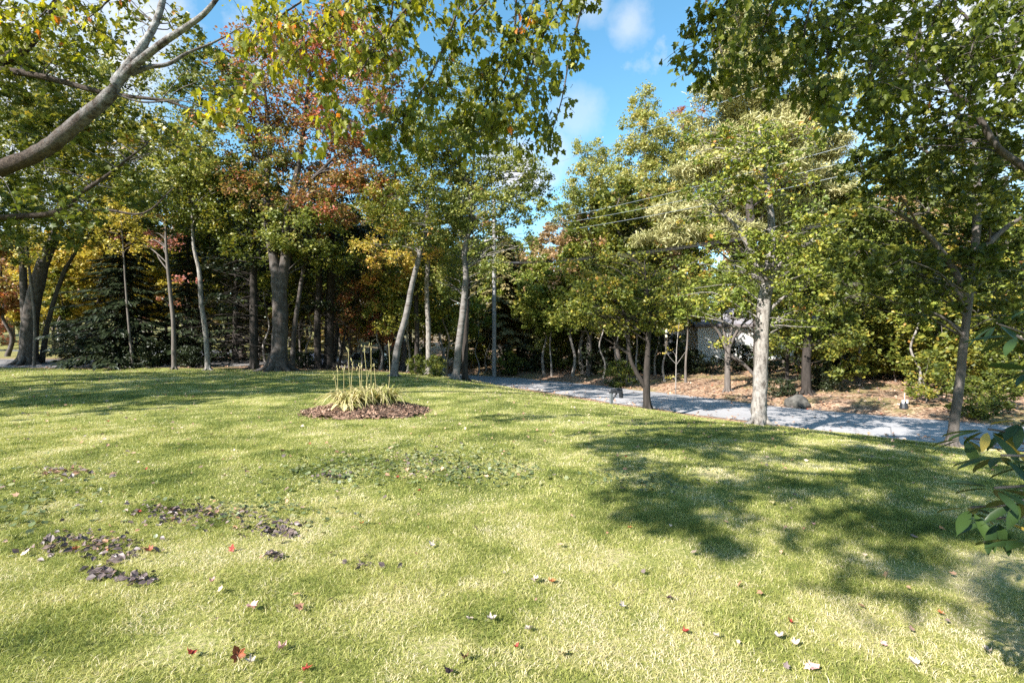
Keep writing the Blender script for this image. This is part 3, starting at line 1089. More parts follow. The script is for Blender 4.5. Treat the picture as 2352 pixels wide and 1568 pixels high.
def dead_boughs(gt, sp, sr, cr):
    for i in range(90):
        k = rng.integers(2, int(len(sp) * .8))
        a = sp[k]
        u = unit(np.array([rng.normal(), rng.normal() * .6, 0.0]))
        L = rng.uniform(.5, 2.3)
        m = a + u * L * .5 + np.array([0, rng.normal(0, .1) * L, rng.uniform(-.12, .14) * L])
        e = a + u * L + np.array([0, 0, rng.uniform(-.55, .2) * L])
        tube(gt, [a, m, e], [.018, .012, .004], 4, 2)
        for _ in range(4):
            b = m + (e - m) * rng.random()
            tube(gt, [b, b + rng.standard_normal(3) * .18 * L * np.array([1, .7, .6])], [.006, .003], 3, 1)


px_tree('hemlock_tree', 'dark hemlock with many bare dead boughs left of the big forked maple', 23.4,
        [[(584, 0, .21), (583, 700, .18), (581, 560, .14), (580, 430, .08), (580, 330, .03)]],
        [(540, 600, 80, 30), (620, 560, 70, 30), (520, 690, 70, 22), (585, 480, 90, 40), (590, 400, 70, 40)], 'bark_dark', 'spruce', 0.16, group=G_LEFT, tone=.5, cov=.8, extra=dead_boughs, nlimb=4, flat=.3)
px_tree('maple_tree', 'tall maple with the thickest forked trunk and bronze orange top at the lawn edge', 22,
        [[(638, 0, .44), (642, 800, .35), (644, 720, .33), (640, 650, .32), (628, 590, .19), (614, 520, .16), (612, 420, .13), (620, 340, .10), (612, 240, .06), (600, 140, .03)],
         [(644, 660, .30), (656, 590, .22), (662, 480, .18), (684, 390, .14), (698, 290, .1), (712, 160, .05)],
         [(664, 470, .1), (700, 430, .09), (770, 360, .06), (830, 310, .03)],
         [(612, 420, .09), (580, 340, .07), (520, 260, .04)]],
        [(560, 480, 120, 80), (700, 520, 110, 60, None, .35, 'birch'), (530, 350, 130, 90, None, .45, 'birch'), (610, 420, 100, 60, -1, .5, 'bronze', .5), (790, 450, 120, 70, None, .62, 'bronze'), (690, 320, 140, 90, None, .6, 'bronze'), (620, 180, 140, 110, None, .7, 'bronze', 1.0),
         (810, 270, 110, 100, None, .7, 'bronze', 1.2), (800, 110, 110, 90, None, .72, 'bronze', 1.1), (480, 210, 90, 90, None, .3), (870, 180, 80, 80, None, .55, 'bronze', 1.0), (600, 570, 100, 40), (860, 400, 80, 60, None, .5, 'bronze'), (740, 590, 90, 40), (700, 90, 100, 70, None, .75, 'bronze', .8)],
        'bark_maple', 'maple_green', 0.125, group=G_LEFT, tone=.45, cov=1.45, nlimb=9)
px_tree('maple_sapling', 'thin dark trunk leaning away behind the big forked maple', 23.2,
        [[(671, 0, .13), (676, 760, .11), (690, 660, .095), (701, 590, .07), (716, 500, .03)]], [(720, 490, 80, 50, None, .4, 'birch'), (690, 560, 60, 40, None, .5, 'bronze', .7)], 'bark_maple', 'maple_green', 0.12, group=G_LEFT, tone=.5, cov=1.1)
px_tree('pine_tree', 'black trunked pine, the thinner one of the dark pair behind the flower bed', 25.2,
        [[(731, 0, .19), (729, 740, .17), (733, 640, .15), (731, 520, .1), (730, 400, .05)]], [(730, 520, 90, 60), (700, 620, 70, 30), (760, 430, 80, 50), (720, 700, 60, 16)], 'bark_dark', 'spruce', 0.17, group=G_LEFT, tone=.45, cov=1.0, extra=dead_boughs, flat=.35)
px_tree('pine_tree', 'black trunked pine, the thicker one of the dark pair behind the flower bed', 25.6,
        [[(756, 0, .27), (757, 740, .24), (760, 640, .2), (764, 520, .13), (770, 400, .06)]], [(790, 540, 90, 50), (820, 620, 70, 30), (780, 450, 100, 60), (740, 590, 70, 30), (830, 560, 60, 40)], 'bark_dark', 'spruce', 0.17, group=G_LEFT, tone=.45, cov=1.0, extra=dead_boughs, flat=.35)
px_tree('maple_sapling', 'sapling slanting to the right with rusty orange leaves by the parked cars', 26.5,
        [[(778, 0, .07), (792, 770, .06), (818, 690, .05), (838, 620, .03)]], [(820, 700, 60, 45), (850, 760, 60, 40), (845, 620, 60, 50)], 'bark_dark', 'bronze', 0.12, group=G_LEFT, tone=.72, cov=.9)
px_tree('birch_tree', 'white birch leaning right at the far edge of the lawn', 20,
        [[(905, 0, .155), (914, 795, .138), (934, 720, .128), (945, 660, .112), (960, 600, .10), (974, 545, .085), (984, 470, .08), (992, 380, .03)]],
        [(950, 470, 80, 60), (1000, 410, 70, 70), (930, 370, 80, 80), (890, 470, 70, 60, None, .6), (985, 320, 60, 60), (880, 560, 80, 50, 1, .6, 'yellow', .7), (960, 540, 70, 40)], 'bark_birch', 'maple_green', 0.10, group='birches at the far edge of the lawn', tone=.4, cov=1.2)
px_tree('birch_tree', 'taller white birch with a crooked trunk beside the brown post', 20.5,
        [[(1047, 0, .165), (1053, 800, .148), (1064, 710, .136), (1070, 630, .125), (1067, 580, .115), (1082, 500, .10), (1076, 430, .1), (1056, 375, .08), (1062, 290, .06), (1072, 200, .03)],
         [(1080, 510, .06), (1085, 430, .06), (1090, 340, .04), (1100, 260, .02)]],
        [(1080, 560, 95, 40), (1120, 470, 100, 60), (1020, 500, 70, 50), (1090, 350, 100, 80), (1170, 390, 80, 55), (1000, 300, 80, 60, None, .3), (1130, 270, 90, 60, None, .3), (1190, 480, 70, 40, None, .25), (1240, 420, 50, 35, None, .2), (1070, 200, 70, 60, None, .3, None, .8), (1210, 550, 35, 20, None, .25, None, .9), (1130, 620, 50, 40, None, .3), (1040, 640, 50, 50, 1, .3)],
        'bark_birch', 'birch', 0.095, group='birches at the far edge of the lawn', tone=.28, cov=1.25, nlimb=9)
px_tree('maple_sapling', 'straight thin trunk between the two white birches', 24,
        [[(984, 0, .14), (984, 760, .12), (980, 660, .11), (986, 560, .09), (990, 460, .05)]], [(1000, 500, 70, 60), (960, 600, 60, 50, None, .6, 'yellow', .8), (1010, 620, 60, 50)], 'bark_pale', 'maple_green', 0.12, tone=.5, cov=1.2, group=G_LEFT)
px_tree('maple_sapling', 'dark thin trunk close behind the leaning birch', 24.8,
        [[(956, 0, .14), (958, 770, .12), (956, 680, .1), (962, 600, .06)]], [(940, 640, 70, 60), (890, 620, 60, 50, None, .7, 'yellow', .8), (900, 720, 60, 40)], 'bark_dark', 'maple_green', 0.12, tone=.55, cov=1.2, group=G_LEFT)
px_tree('tree_stub', 'short brown bare trunk close against the taller birch', 21,
        [[(1068, 0, .15), (1068, 800, .13), (1072, 700, .12), (1076, 640, .09)]], [(1076, 650, 26, 22)], 'bark_dark', 'maple_green', 0.1, tone=.3, cov=.9, group=G_LEFT)

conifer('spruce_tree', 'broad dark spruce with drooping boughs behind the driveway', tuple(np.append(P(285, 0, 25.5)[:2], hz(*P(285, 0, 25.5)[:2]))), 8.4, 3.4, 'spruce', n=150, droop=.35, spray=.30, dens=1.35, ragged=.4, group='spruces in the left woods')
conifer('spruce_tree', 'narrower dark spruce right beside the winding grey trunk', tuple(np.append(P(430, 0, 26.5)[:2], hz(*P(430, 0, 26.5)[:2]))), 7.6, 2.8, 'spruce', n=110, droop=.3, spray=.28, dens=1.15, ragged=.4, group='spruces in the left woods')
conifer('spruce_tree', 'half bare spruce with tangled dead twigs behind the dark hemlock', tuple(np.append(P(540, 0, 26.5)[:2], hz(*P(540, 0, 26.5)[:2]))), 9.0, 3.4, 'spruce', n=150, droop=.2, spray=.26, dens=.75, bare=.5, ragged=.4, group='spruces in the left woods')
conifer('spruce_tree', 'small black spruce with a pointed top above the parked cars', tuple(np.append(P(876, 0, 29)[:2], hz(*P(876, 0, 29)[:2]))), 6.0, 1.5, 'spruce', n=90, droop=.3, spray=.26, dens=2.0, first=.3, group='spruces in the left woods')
conifer('hemlock_tree', 'tall olive hemlock standing right of the utility pole', tuple(np.append(P(1163, 0, 39)[:2], hz(*P(1163, 0, 39)[:2]))), 10.6, 3.4, 'hemlock', n=190, droop=.35, spray=.42, dens=2.4, first=.22, r0=.26, tone=.55, group='conifers across the road', taper=.75)
conifer('hemlock_tree', 'brownish hemlock half behind the utility pole', tuple(np.append(P(1100, 0, 43)[:2], hz(*P(1100, 0, 43)[:2]))), 9.0, 3.0, 'hemlock', n=150, droop=.3, spray=.42, dens=2.0, first=.25, r0=.24, tone=.5, group='conifers across the road', taper=.75)
conifer('hemlock_tree', 'green hemlock farther back with its tip in the gap of open sky', tuple(np.append(P(1225, 0, 50)[:2], hz(*P(1225, 0, 50)[:2]))), 11.0, 3.2, 'hemlock', n=170, droop=.3, spray=.5, dens=1.9, first=.15, r0=.24, tone=.35, group='conifers across the road', taper=.8)

# across the road
px_tree('poplar_tree', 'tallest pale green poplar with a pointed top against the blue sky', 43,
        [[(1490, 0, .3), (1492, 700, .2), (1486, 500, .15), (1482, 330, .09), (1482, 215, .03)]],
        [(1482, 240, 34, 42), (1475, 310, 62, 50), (1520, 330, 50, 50), (1450, 380, 60, 60), (1520, 410, 80, 60), (1460, 470, 90, 70), (1545, 500, 80, 70), (1490, 570, 100, 60)], 'bark_birch', 'birch', 0.17, group='poplars across the road', tone=.55, cov=1.7, cl=60)
px_tree('poplar_tree', 'shorter rounded poplar left of the pointed one, beside the open sky', 32,
        [[(1352, 0, .2), (1356, 700, .16), (1358, 520, .11), (1358, 380, .05)]],
        [(1358, 355, 48, 42), (1350, 420, 62, 50), (1400, 430, 55, 50), (1310, 470, 45, 40, None, .3), (1370, 510, 90, 60), (1300, 540, 50, 35, None, .6, 'tan'), (1290, 490, 30, 30, None, .2)], 'bark_birch', 'birch', 0.12, group='poplars across the road', tone=.5, cov=1.5, cl=60)
px_tree('poplar_tree', 'poplar with its crown against the white pine', 45,
        [[(1580, 0, .2), (1576, 700, .16), (1570, 480, .1), (1566, 300, .04)]],
        [(1562, 300, 50, 45), (1555, 380, 70, 55), (1600, 350, 45, 60, None, .6), (1590, 440, 80, 60), (1580, 270, 45, 30, None, .9, 'bronze', .7)], 'bark_birch', 'birch', 0.17, group='poplars across the road', tone=.6, cov=1.3)


def pine_crown(gt, sp, sr, cr):
    pass


def needle_pine(name, label, d, stem, tiers, group=None, size=.24, tone=.55, leaf='pine', cov=2.2):
    bx = (stem[0][0] - 1176) / F * d
    base = np.array([bx, d, hz(bx, d)])
    root = empty(name, base, label, 'tree', group)
    gt, gl = Geo(), Geo()
    pts = [P(q[0], q[1], d) for q in stem]
    pts[0] = base - np.array([0, 0, .1])
    rr = [q[2] for q in stem]
    tube(gt, pts, rr, 8, 5, .03)
    sp, sr = smooth_path(pts, rr, 6)
    for (px, py, rx, ry, *o) in tiers:
        c = P(px, py, d + (o[0] if o else rng.uniform(-1.5, 1.5)))
        r = np.array([rx, 0.0, ry]) * d / F
        r[1] = r[0] * .8
        k = max(6, int(rx * ry / 110))
        dd = unit(rng.standard_normal((k, 3))) * (rng.random(k) ** .4)[:, None]
        cc = c + dd * r
        n = int(1.8 * cov * math.pi * rx * ry / ((size * F / d) ** 2 * .075))
        idx = rng.integers(0, k, n)
        out_ = unit(cc - np.array([sp[-1][0], d, 0])[None] * np.array([1, 1, 0]) - np.array([0, 0, 1]) * cc[:, 2:3])
        tipd = unit(rng.standard_normal((n, 3)) * .8 + out_[idx] * .5 + np.array([0, 0, .25]))
        C = cc[idx] + rng.standard_normal((n, 3)) * np.array([.32, .32, .12]) + tipd * size * .3
        leaves(gl, C, tipd, rand_dirs(n, .6, .6), size * (.7 + .6 * rng.random(n)), np.clip(tone + rng.normal(0, .1, k)[idx] + rng.normal(0, .12, n), 0, 1), SPRAY2)
        for j in range(min(6, k)):
            limb_to(gt, sp, sr, cc[j])
    gt.obj('trunk', M['bark_maple'], root, base, True)
    gl.obj('crown', M[leaf], root, base)
    return root


SPRAY2 = tmpl([(-.05, 0, 0), (.05, 0, 0), (.10, 1, -.03), (0, .8, 0), (-.10, 1, .03)], [np.array([[0, 1, 2, 3], [0, 3, 4, 4]])[:1], np.array([[0, 3, 4]])])
needle_pine('white_pine', 'big soft yellow green pine reaching out of the photo top behind the power lines', 27,
            [(1744, 0, .30), (1738, 700, .26), (1722, 480, .22), (1698, 250, .16), (1704, 40, .08), (1706, -60, .02)],
            [(1710, 60, 55, 40), (1690, 130, 60, 40), (1740, 180, 70, 35), (1660, 215, 60, 32), (1720, 260, 75, 32), (1640, 310, 60, 28), (1760, 310, 90, 35), (1690, 360, 90, 32), (1610, 400, 60, 28), (1790, 390, 90, 36), (1700, 450, 100, 30), (1590, 480, 90, 30), (1560, 540, 100, 30), (1650, 530, 90, 30), (1790, 480, 80, 40), (1830, 260, 70, 45), (1800, 130, 60, 40), (1860, 340, 70, 40), (1890, 430, 70, 40), (1880, 210, 60, 40)],
            group='conifers across the road', cov=3.6, size=.26, tone=.6)
px_tree('maple_tree', 'dark forked tree at the near road edge beside the black mailbox', 15.6,
        [[(1487, 0, .135), (1485, 890, .115), (1488, 800, .085), (1492, 720, .07), (1484, 650, .03), (1480, 600, .012)],
         [(1484, 890, .085), (1462, 855, .07), (1446, 815, .06), (1440, 740, .045), (1410, 660, .02)],
         [(1446, 815, .05), (1425, 800, .045), (1400, 798, .03)]],
        [(1400, 680, 90, 42), (1500, 660, 90, 45), (1545, 715, 70, 45), (1370, 735, 80, 40), (1460, 735, 80, 36), (1330, 680, 55, 45), (1310, 730, 50, 36), (1585, 660, 40, 45), (1460, 640, 60, 26), (1420, 600, 70, 30, .8, .5, None, .8), (1520, 610, 60, 30, .8, .5, None, .8), (1340, 620, 50, 34, .8, .55, None, .8)], 'bark_dark', 'maple_green', 0.085, tone=.5, cov=1.2, group='trees on the near road edge', nlimb=7)
px_tree('maple_tree', 'pale mottled straight trunk in front of the road with bright green crown', 11.7,
        [[(1743, 0, .18), (1745, 900, .168), (1750, 790, .158), (1754, 700, .145), (1763, 645, .13), (1772, 560, .09), (1768, 470, .07), (1756, 380, .05), (1742, 290, .02)],
         [(1762, 655, .10), (1738, 600, .075), (1704, 540, .06), (1676, 505, .04), (1640, 480, .02)],
         [(1764, 645, .07), (1800, 600, .045), (1855, 560, .026), (1905, 510, .008)],
         [(1752, 735, .05), (1790, 690, .04), (1850, 660, .02)]],
        [(1690, 560, 75, 38), (1625, 620, 55, 36), (1650, 440, 80, 50), (1720, 340, 85, 60), (1800, 430, 75, 50), (1630, 340, 60, 40), (1700, 690, 60, 30), (1850, 640, 65, 45), (1800, 740, 55, 45), (1880, 520, 75, 55), (1590, 690, 50, 40), (1830, 330, 70, 50), (1820, 560, 60, 40), (1610, 520, 60, 30), (1870, 720, 60, 40), (1760, 560, 60, 36, -.7), (1755, 440, 65, 50, -.7), (1850, 560, 60, 34, -.5), (1800, 600, 50, 30, -.5), (1748, 330, 60, 50, -.6), (1700, 620, 50, 24, -.6)],
        'bark_pale', 'maple_light', 0.085, 'fold', tone=.45, cov=.68, nlimb=5, csd=.2, group='trees on the near road edge', cl=22, rough=.075)
px_tree('ornamental_tree', 'small tree with a fan of bare pale limbs in front of the white house', 22.5,
        [[(1671, 0, .15), (1671, 840, .13), (1672, 800, .125)],
         [(1672, 810, .09), (1652, 765, .06), (1628, 735, .05), (1600, 690, .03)], [(1672, 805, .09), (1662, 755, .06), (1655, 710, .04), (1640, 660, .02)], [(1672, 805, .09), (1680, 755, .06), (1690, 710, .04), (1700, 660, .02)],
         [(1672, 805, .09), (1690, 765, .06), (1712, 735, .04), (1735, 690, .02)], [(1674, 815, .1), (1700, 830, .09), (1722, 850, .08), (1738, 868, .07)]],
        [(1650, 660, 70, 40), (1700, 640, 70, 40), (1620, 700, 50, 30), (1690, 712, 60, 22), (1750, 700, 50, 36), (1790, 740, 40, 40), (1650, 726, 36, 14), (1650, 790, 30, 12, -1, .6, None, .6), (1720, 690, 40, 30)], 'bark_grey', 'maple_light', 0.10, tone=.3, cov=1.5, group='trees across the road')
px_tree('maple_tree', 'thick dark trunk under heavy green foliage by the grey boulder', 20.5,
        [[(1852, 0, .2), (1852, 830, .18), (1856, 760, .15), (1850, 640, .12), (1845, 500, .05)]],
        [(1850, 720, 80, 60), (1800, 790, 60, 35), (1900, 760, 70, 60), (1850, 620, 90, 60), (1920, 650, 70, 60), (1790, 650, 60, 50), (1880, 540, 90, 60)], 'bark_dark', 'maple_green', 0.11, tone=.35, cov=1.4, group='trees across the road')
px_tree('maple_sapling', 'thin dark trunk between the pale mottled trunk and the boulder', 21.5,
        [[(1808, 0, .08), (1808, 800, .07), (1806, 700, .05), (1800, 600, .02)]], [(1800, 640, 60, 50)], 'bark_dark', 'maple_green', .11, tone=.4, cov=1, group='trees across the road')
px_tree('maple_sapling', 'very thin pale sapling with a few yellow leaves on the leafy bank', 23,
        [[(1552, 0, .03), (1553, 840, .026), (1555, 790, .02), (1560, 740, .01)], [(1553, 838, .014), (1566, 820, .01), (1580, 800, .006)], [(1553, 836, .012), (1540, 822, .01), (1528, 806, .006)]],
        [(1556, 750, 26, 24), (1535, 806, 14, 8), (1552, 862, 20, 8)], 'bark_pale', 'yellow', .10, tone=.3, cov=.35, nlimb=3, group='trees across the road')

# ---- the leaning tree and the overhanging maples on the right
px_tree('maple_tree', 'leaning trunk with a dappled base at the right end of the lawn under dense foliage', 9,
        [[(2186, 0, .098), (2192, 970, .077), (2204, 880, .070), (2213, 790, .066), (2224, 700, .06), (2236, 600, .05), (2245, 480, .07), (2240, 350, .04), (2230, 220, .02)],
         [(2226, 690, .06), (2180, 600, .05), (2110, 520, .04), (2040, 480, .02)], [(2236, 600, .06), (2290, 540, .05), (2345, 500, .03)], [(2243, 470, .05), (2170, 380, .04), (2100, 330, .02)]],
        [(2150, 570, 110, 70), (2260, 520, 110, 80), (2050, 500, 100, 70), (2120, 380, 110, 80), (1990, 610, 80, 50), (2310, 640, 80, 80), (2140, 690, 80, 40), (1960, 690, 60, 50), (2230, 400, 100, 80), (2330, 400, 70, 90), (2030, 390, 90, 60), (2210, 620, 90, 50), (2070, 610, 70, 45), (2340, 760, 50, 60), (1975, 500, 50, 50)],
        'bark_grey', 'maple_green', 0.085, 'maple_low', tone=.30, cov=1.3, nlimb=3, csd=.16, depth_k=1.1, cl=22)


def spray_leaves(gt, gl, path, n, spread, size, tone, rad=.012, attach=None, shape=LEAF_MAPLE, hang=.9, lsd=.13):
    """a drooping twig (path in photo pixels and metres of distance) and the leaves that hang from it"""
    pts = [P(*q) for q in path]
    if attach is not None:
        a = attach[np.argmin(np.linalg.norm(attach - pts[0], axis=1) + 0.6 * np.abs(attach[:, 0] - pts[0][0]))]
        mid = (a + pts[0]) / 2 + np.array([0, 0, .12])
        pts = [a, mid] + pts
    rr = np.linspace(rad * (1.6 if attach is not None else 1), .002, len(pts))
    tube(gt, pts, rr, 5, 4)
    sp, _ = smooth_path(pts, rr, 8)
    k0 = len(sp) - 1 - int(8 * (len(path) - 1))
    sp2 = sp[max(k0, 0):]
    nt_ = max(4, n // 9)
    m = len(sp2)
    ends = []
    for i in range(nt_):
        a = sp2[rng.integers(0, m)]
        e = a + np.array([rng.normal(0, spread), rng.normal(0, spread * .9), rng.normal(-.25 * spread, spread * .55)])
        tube(gt, [a, (a + e) / 2 + np.array([0, 0, .03]), e], [.004, .003, .0015], 3, 2)
        ends.append((a, e))
    A = np.array([e[0] for e in ends])
    E = np.array([e[1] for e in ends])
    idx = rng.integers(0, nt_, n)
    f = rng.random(n)[:, None] ** .6
    C = A[idx] + (E[idx] - A[idx]) * f + rng.standard_normal((n, 3)) * .045
    tip = unit(np.column_stack([rng.standard_normal(n) * .6, rng.standard_normal(n) * .6, -hang - .35 * rng.random(n)]))
    nor = unit(np.column_stack([rng.standard_normal(n), rng.standard_normal(n), .5 + .5 * rng.random(n)]))
    C = C + tip * size * .4
    tn = np.clip(tone + rng.normal(0, .09, nt_)[idx] + rng.normal(0, lsd, n) + .4 * (rng.random(n) < .012), 0, .999 if tone > .4 else .9)
    leaves(gl, C, tip, nor, size * (.65 + .6 * rng.random(n)), tn, shape)


# left maple: a great limb sweeping in from a trunk outside the frame
tb = np.array([-15.2, 9.8, 0.0])
tb[2] = hz(tb[0], tb[1])
root = empty('maple_tree', tb, 'maple whose great curved lichened limb sweeps up from the left edge of the photo', 'tree', 'maples overhanging the lawn')
gt, gl2 = Geo(), Geo()
K = 9.2 / 5.0
tube(gt, [tb - [0, 0, .15], tb + [0, 0, .2], tb + [0.05, 0, 1.6], tb + [-.1, .1, 4.0], tb + [-.2, .1, 7.5], tb + [-.1, .3, 11.0]], [.6, .44, .38, .32, .22, .06], 14, 5, .03)


def lim(pts, sides=9, sub=5, rough=.03, start=None, t0=.5, t1=.6):
    q = [P(a_[0], a_[1], a_[2] * K) for a_ in pts]
    r_ = [a_[3] * K for a_ in pts]
    if start is not None:
        q, r_ = [start[0]] + q, [start[1]] + r_
    nn = (len(q) - 1) * sub + 1
    tn = np.repeat(np.clip(np.linspace(t0, t1, nn), 0, 1), sides)
    tube(gt, q, r_, sides, sub, rough, tn)
    return smooth_path(q, r_, 6)[0]


A1 = lim([(-310, 470, 5.25, 0.0968), (-60, 412, 5.1, 0.0792), (0, 388, 5.05, 0.0757), (100, 345, 5.0, 0.0713), (190, 272, 4.95, 0.0660), (248, 222, 4.95, 0.0598), (272, 182, 4.95, 0.0510), (325, 110, 5.0, 0.0370), (362, 42, 5.05, 0.0317), (385, -40, 5.1, 0.0264), (430, -160, 5.2, 0.0176)], 16, 8, .05, (tb + [.03, 0, 2.0], .26), -.9, 1.9)
lim([(258, 205, 4.95, .046), (300, 158, 4.95, .040), (372, 100, 4.9, .034), (438, 56, 4.85, .028), (480, 20, 4.8, .023), (540, -60, 4.8, .014)], t0=.7, t1=1)
lim([(300, 170, 5.0, .026), (340, 155, 5.05, .024), (385, 148, 5.1, .020), (430, 122, 5.15, .016), (490, 98, 5.2, .011), (560, 60, 5.2, .005)], 7)
A2 = lim([(-260, 120, 5.6, .06), (0, 160, 5.6, .042), (100, 177, 5.6, .036), (213, 207, 5.6, .028), (300, 222, 5.6, .022), (383, 232, 5.6, .017), (433, 250, 5.6, .010), (500, 262, 5.6, .005)], 8, 5, .03, (tb + [-.1, .1, 6.0], .2), 0, .1)
lim([(-100, 160, 5.6, .075), (0, 138, 5.6, .066), (55, 112, 5.6, .05), (100, 60, 5.6, .032), (140, -20, 5.6, .02)], 8, 5, .03, (tb + [-.12, .1, 6.4], .2), 0, .1)
A3 = lim([(-260, 520, 5.7, .05), (0, 500, 5.7, .036), (127, 488, 5.7, .032), (187, 443, 5.7, .025), (250, 400, 5.7, .017), (300, 360, 5.7, .012), (340, 330, 5.7, .006)], 8, 5, .03, (tb + [0, .1, 2.6], .16), 0, .1)
lim([(127, 488, 5.7, .022), (240, 482, 5.7, .018), (330, 490, 5.7, .012), (400, 430, 5.7, .006)], 6, 4, t0=0, t1=.1)
lim([(262, 215, 4.95, .011), (330, 235, 5, .009), (420, 232, 5.1, .007), (520, 262, 5.2, .004), (640, 268, 5.3, .002)], 5, 4)
spm = np.vstack([A1, A2, A3])
for (px, py, rx, ry, d, tn_, cv) in [(60, 250, 110, 70, 10.6, .40, .8), (190, 330, 110, 70, 10.8, .44, .8), (60, 440, 90, 60, 11, .38, .8), (230, 130, 110, 60, 10.4, .52, .6), (60, 180, 80, 60, 11, .5, .7), (330, 300, 70, 50, 10.8, .5, .7), (420, 330, 60, 50, 11, .45, .5),
                                     (300, 430, 80, 50, 11, .4, .6), (100, 540, 90, 36, 11, .35, .7), (400, 60, 70, 50, 10.4, .55, .5), (500, 160, 60, 60, 10.4, .5, .5), (80, 90, 110, 60, 10, .62, .5), (250, 40, 90, 50, 10, .6, .4), (20, 330, 60, 60, 10, .4, .6), (140, 480, 80, 40, 9.6, .34, .6)]:
    c = P(px, py, d)
    r = np.array([rx, 0, ry]) * d / F
    r[1] = .8
    n_ = int(2.2 * cv * math.pi * rx * ry / ((.105 * F / d) ** 2 * .36))
    cc = fill_blob(gl2, c, r, n_, .105, tn_, LEAF_MAPLE_LOW, cl=16, csd=.16, lsd=.14)
    for j in range(min(5, len(cc))):
        limb_to(gt, spm, np.full(len(spm), .03), cc[j], .012, 4)
# the high outer crown, above the frame, that shades the middle of the road
hi = [tb + [-.15, .2, 8.5], np.array([-12.5, 9.8, 11.0]), np.array([-9.0, 9.4, 11.8]), np.array([-6.0, 8.2, 11.8]), np.array([-4.0, 6.4, 11.7])]
tube(gt, hi, [.2, .16, .11, .07, .02], 8, 5, .03)
hs_ = smooth_path(hi, np.ones(5), 10)[0]
for (x_, y_, z_, rx_, n_) in [(-8.6, 10.6, 12.0, 1.3, 620), (-6.6, 9.0, 11.8, 1.4, 700), (-5.0, 7.2, 11.8, 1.3, 620), (-3.6, 5.8, 11.8, 1.1, 420), (-10.6, 10.2, 12.2, 1.3, 450), (-7.4, 7.2, 12.0, 1.0, 300)]:
    cc = fill_blob(gl2, np.array([x_, y_, z_]), np.array([rx_, rx_, rx_ * .4]), int(n_ * 1.6), .11, .4, LEAF_MAPLE_LOW, cl=50, csd=.1)
    for j in range(min(4, len(cc))):
        limb_to(gt, hs_, np.full(len(hs_), .03), cc[j], .014, 4)
gt.obj('trunk', M['bark_limb'], root, tb, True)
gl2.obj('crown', M['maple_green'], root, tb)

# the maple behind the viewpoint whose boughs hang into the top of the picture
tq = np.array([1.7, -3.2, 0.0])
tq[2] = hz(tq[0], tq[1])
root = empty('maple_tree', tq, 'maple overhead whose drooping yellow green boughs hang across the top middle of the photo', 'tree', 'maples overhanging the lawn')
gt, gl, gl2 = Geo(), Geo(), Geo()
tube(gt, [tq - [0, 0, .15], tq + [0, 0, .2], tq + [0.05, 0, 1.8], tq + [0, .1, 4.2], tq + [.2, .3, 7.0], tq + [.5, .6, 10.0]], [.5, .36, .31, .27, .17, .04], 14, 5, .03)
top = [tq + [0, .1, 4.4], np.array([.9, -1.4, 6.1]), np.array([-.2, .6, 6.9]), np.array([-1.0, 2.6, 7.1]), np.array([-.8, 4.2, 7.0]), np.array([1.2, 4.6, 6.9]), np.array([2.6, 4.7, 6.7])]
tube(gt, top, [.2, .16, .13, .1, .07, .045, .02], 8, 6, .03)
top_l = [np.array([-.9, 2.4, 7.1]), np.array([-2.6, 3.9, 7.1]), np.array([-4.2, 4.6, 7.0]), np.array([-5.6, 5.0, 6.7])]
tube(gt, top_l, [.08, .06, .04, .02], 7, 5, .03)
back = [tq + [.1, .2, 5.0], np.array([0, -2.8, 6.9]), np.array([-2.0, -2.0, 7.4]), np.array([-4.0, -1.4, 7.4]), np.array([-5.8, -.6, 7.2])]
tube(gt, back, [.16, .13, .1, .06, .02], 8, 6, .03)
att = np.vstack([smooth_path(t_, np.ones(len(t_)), 12)[0] for t_ in (top, top_l)])
spb = np.vstack([att, smooth_path(back, np.ones(5), 12)[0]])
SP = [
    ([(1350, -60, 5.0), (1325, 60, 5.0), (1310, 120, 4.95), (1290, 230, 4.9), (1265, 310, 4.85), (1258, 335, 4.85)], 130, .09, .45),
    ([(1310, -60, 4.8), (1250, 75, 4.8), (1225, 140, 4.8), (1190, 230, 4.8), (1150, 270, 4.8), (1095, 335, 4.8)], 330, .20, .42),
    ([(1150, -60, 5.1), (1075, 50, 5.1), (1050, 95, 5.1), (1010, 180, 5.1), (960, 215, 5.1)], 260, .22, .50),
    ([(1070, -60, 4.7), (1030, 80, 4.7), (985, 180, 4.7), (930, 270, 4.7), (890, 310, 4.7)], 300, .20, .42),
    ([(970, -60, 4.9), (900, 60, 4.9), (850, 130, 4.9), (800, 220, 4.9), (765, 325, 4.9)], 300, .20, .55),
    ([(830, -60, 4.8), (740, 60, 4.8), (670, 130, 4.8), (600, 210, 4.8), (500, 268, 4.8)], 240, .18, .66),
    ([(720, -60, 5.2), (640, 40, 5.2), (590, 80, 5.2), (560, 110, 5.2)], 150, .18, .68),
    ([(1240, -60, 5.3), (1200, 60, 5.3), (1150, 150, 5.3), (1090, 210, 5.3)], 230, .22, .42),
    ([(1180, 100, 5.6), (1150, 200, 5.6), (1100, 260, 5.6), (1040, 300, 5.6)], 200, .22, .40),
    ([(900, 30, 5.6), (860, 110, 5.6), (800, 160, 5.6), (700, 230, 5.6)], 180, .2, .6),
    ([(1230, 60, 5.8), (1250, 180, 5.8), (1240, 260, 5.8), (1200, 330, 5.8)], 160, .2, .42),
    ([(640, -60, 5.5), (600, 40, 5.5), (640, 110, 5.5), (690, 150, 5.5)], 130, .18, .64),
    ([(860, -80, 5.4), (800, 10, 5.4), (740, 40, 5.4), (660, 60, 5.4)], 150, .2, .66),
    ([(1050, -80, 5.6), (960, 0, 5.6), (900, 10, 5.6), (820, 30, 5.6)], 170, .2, .55),
]
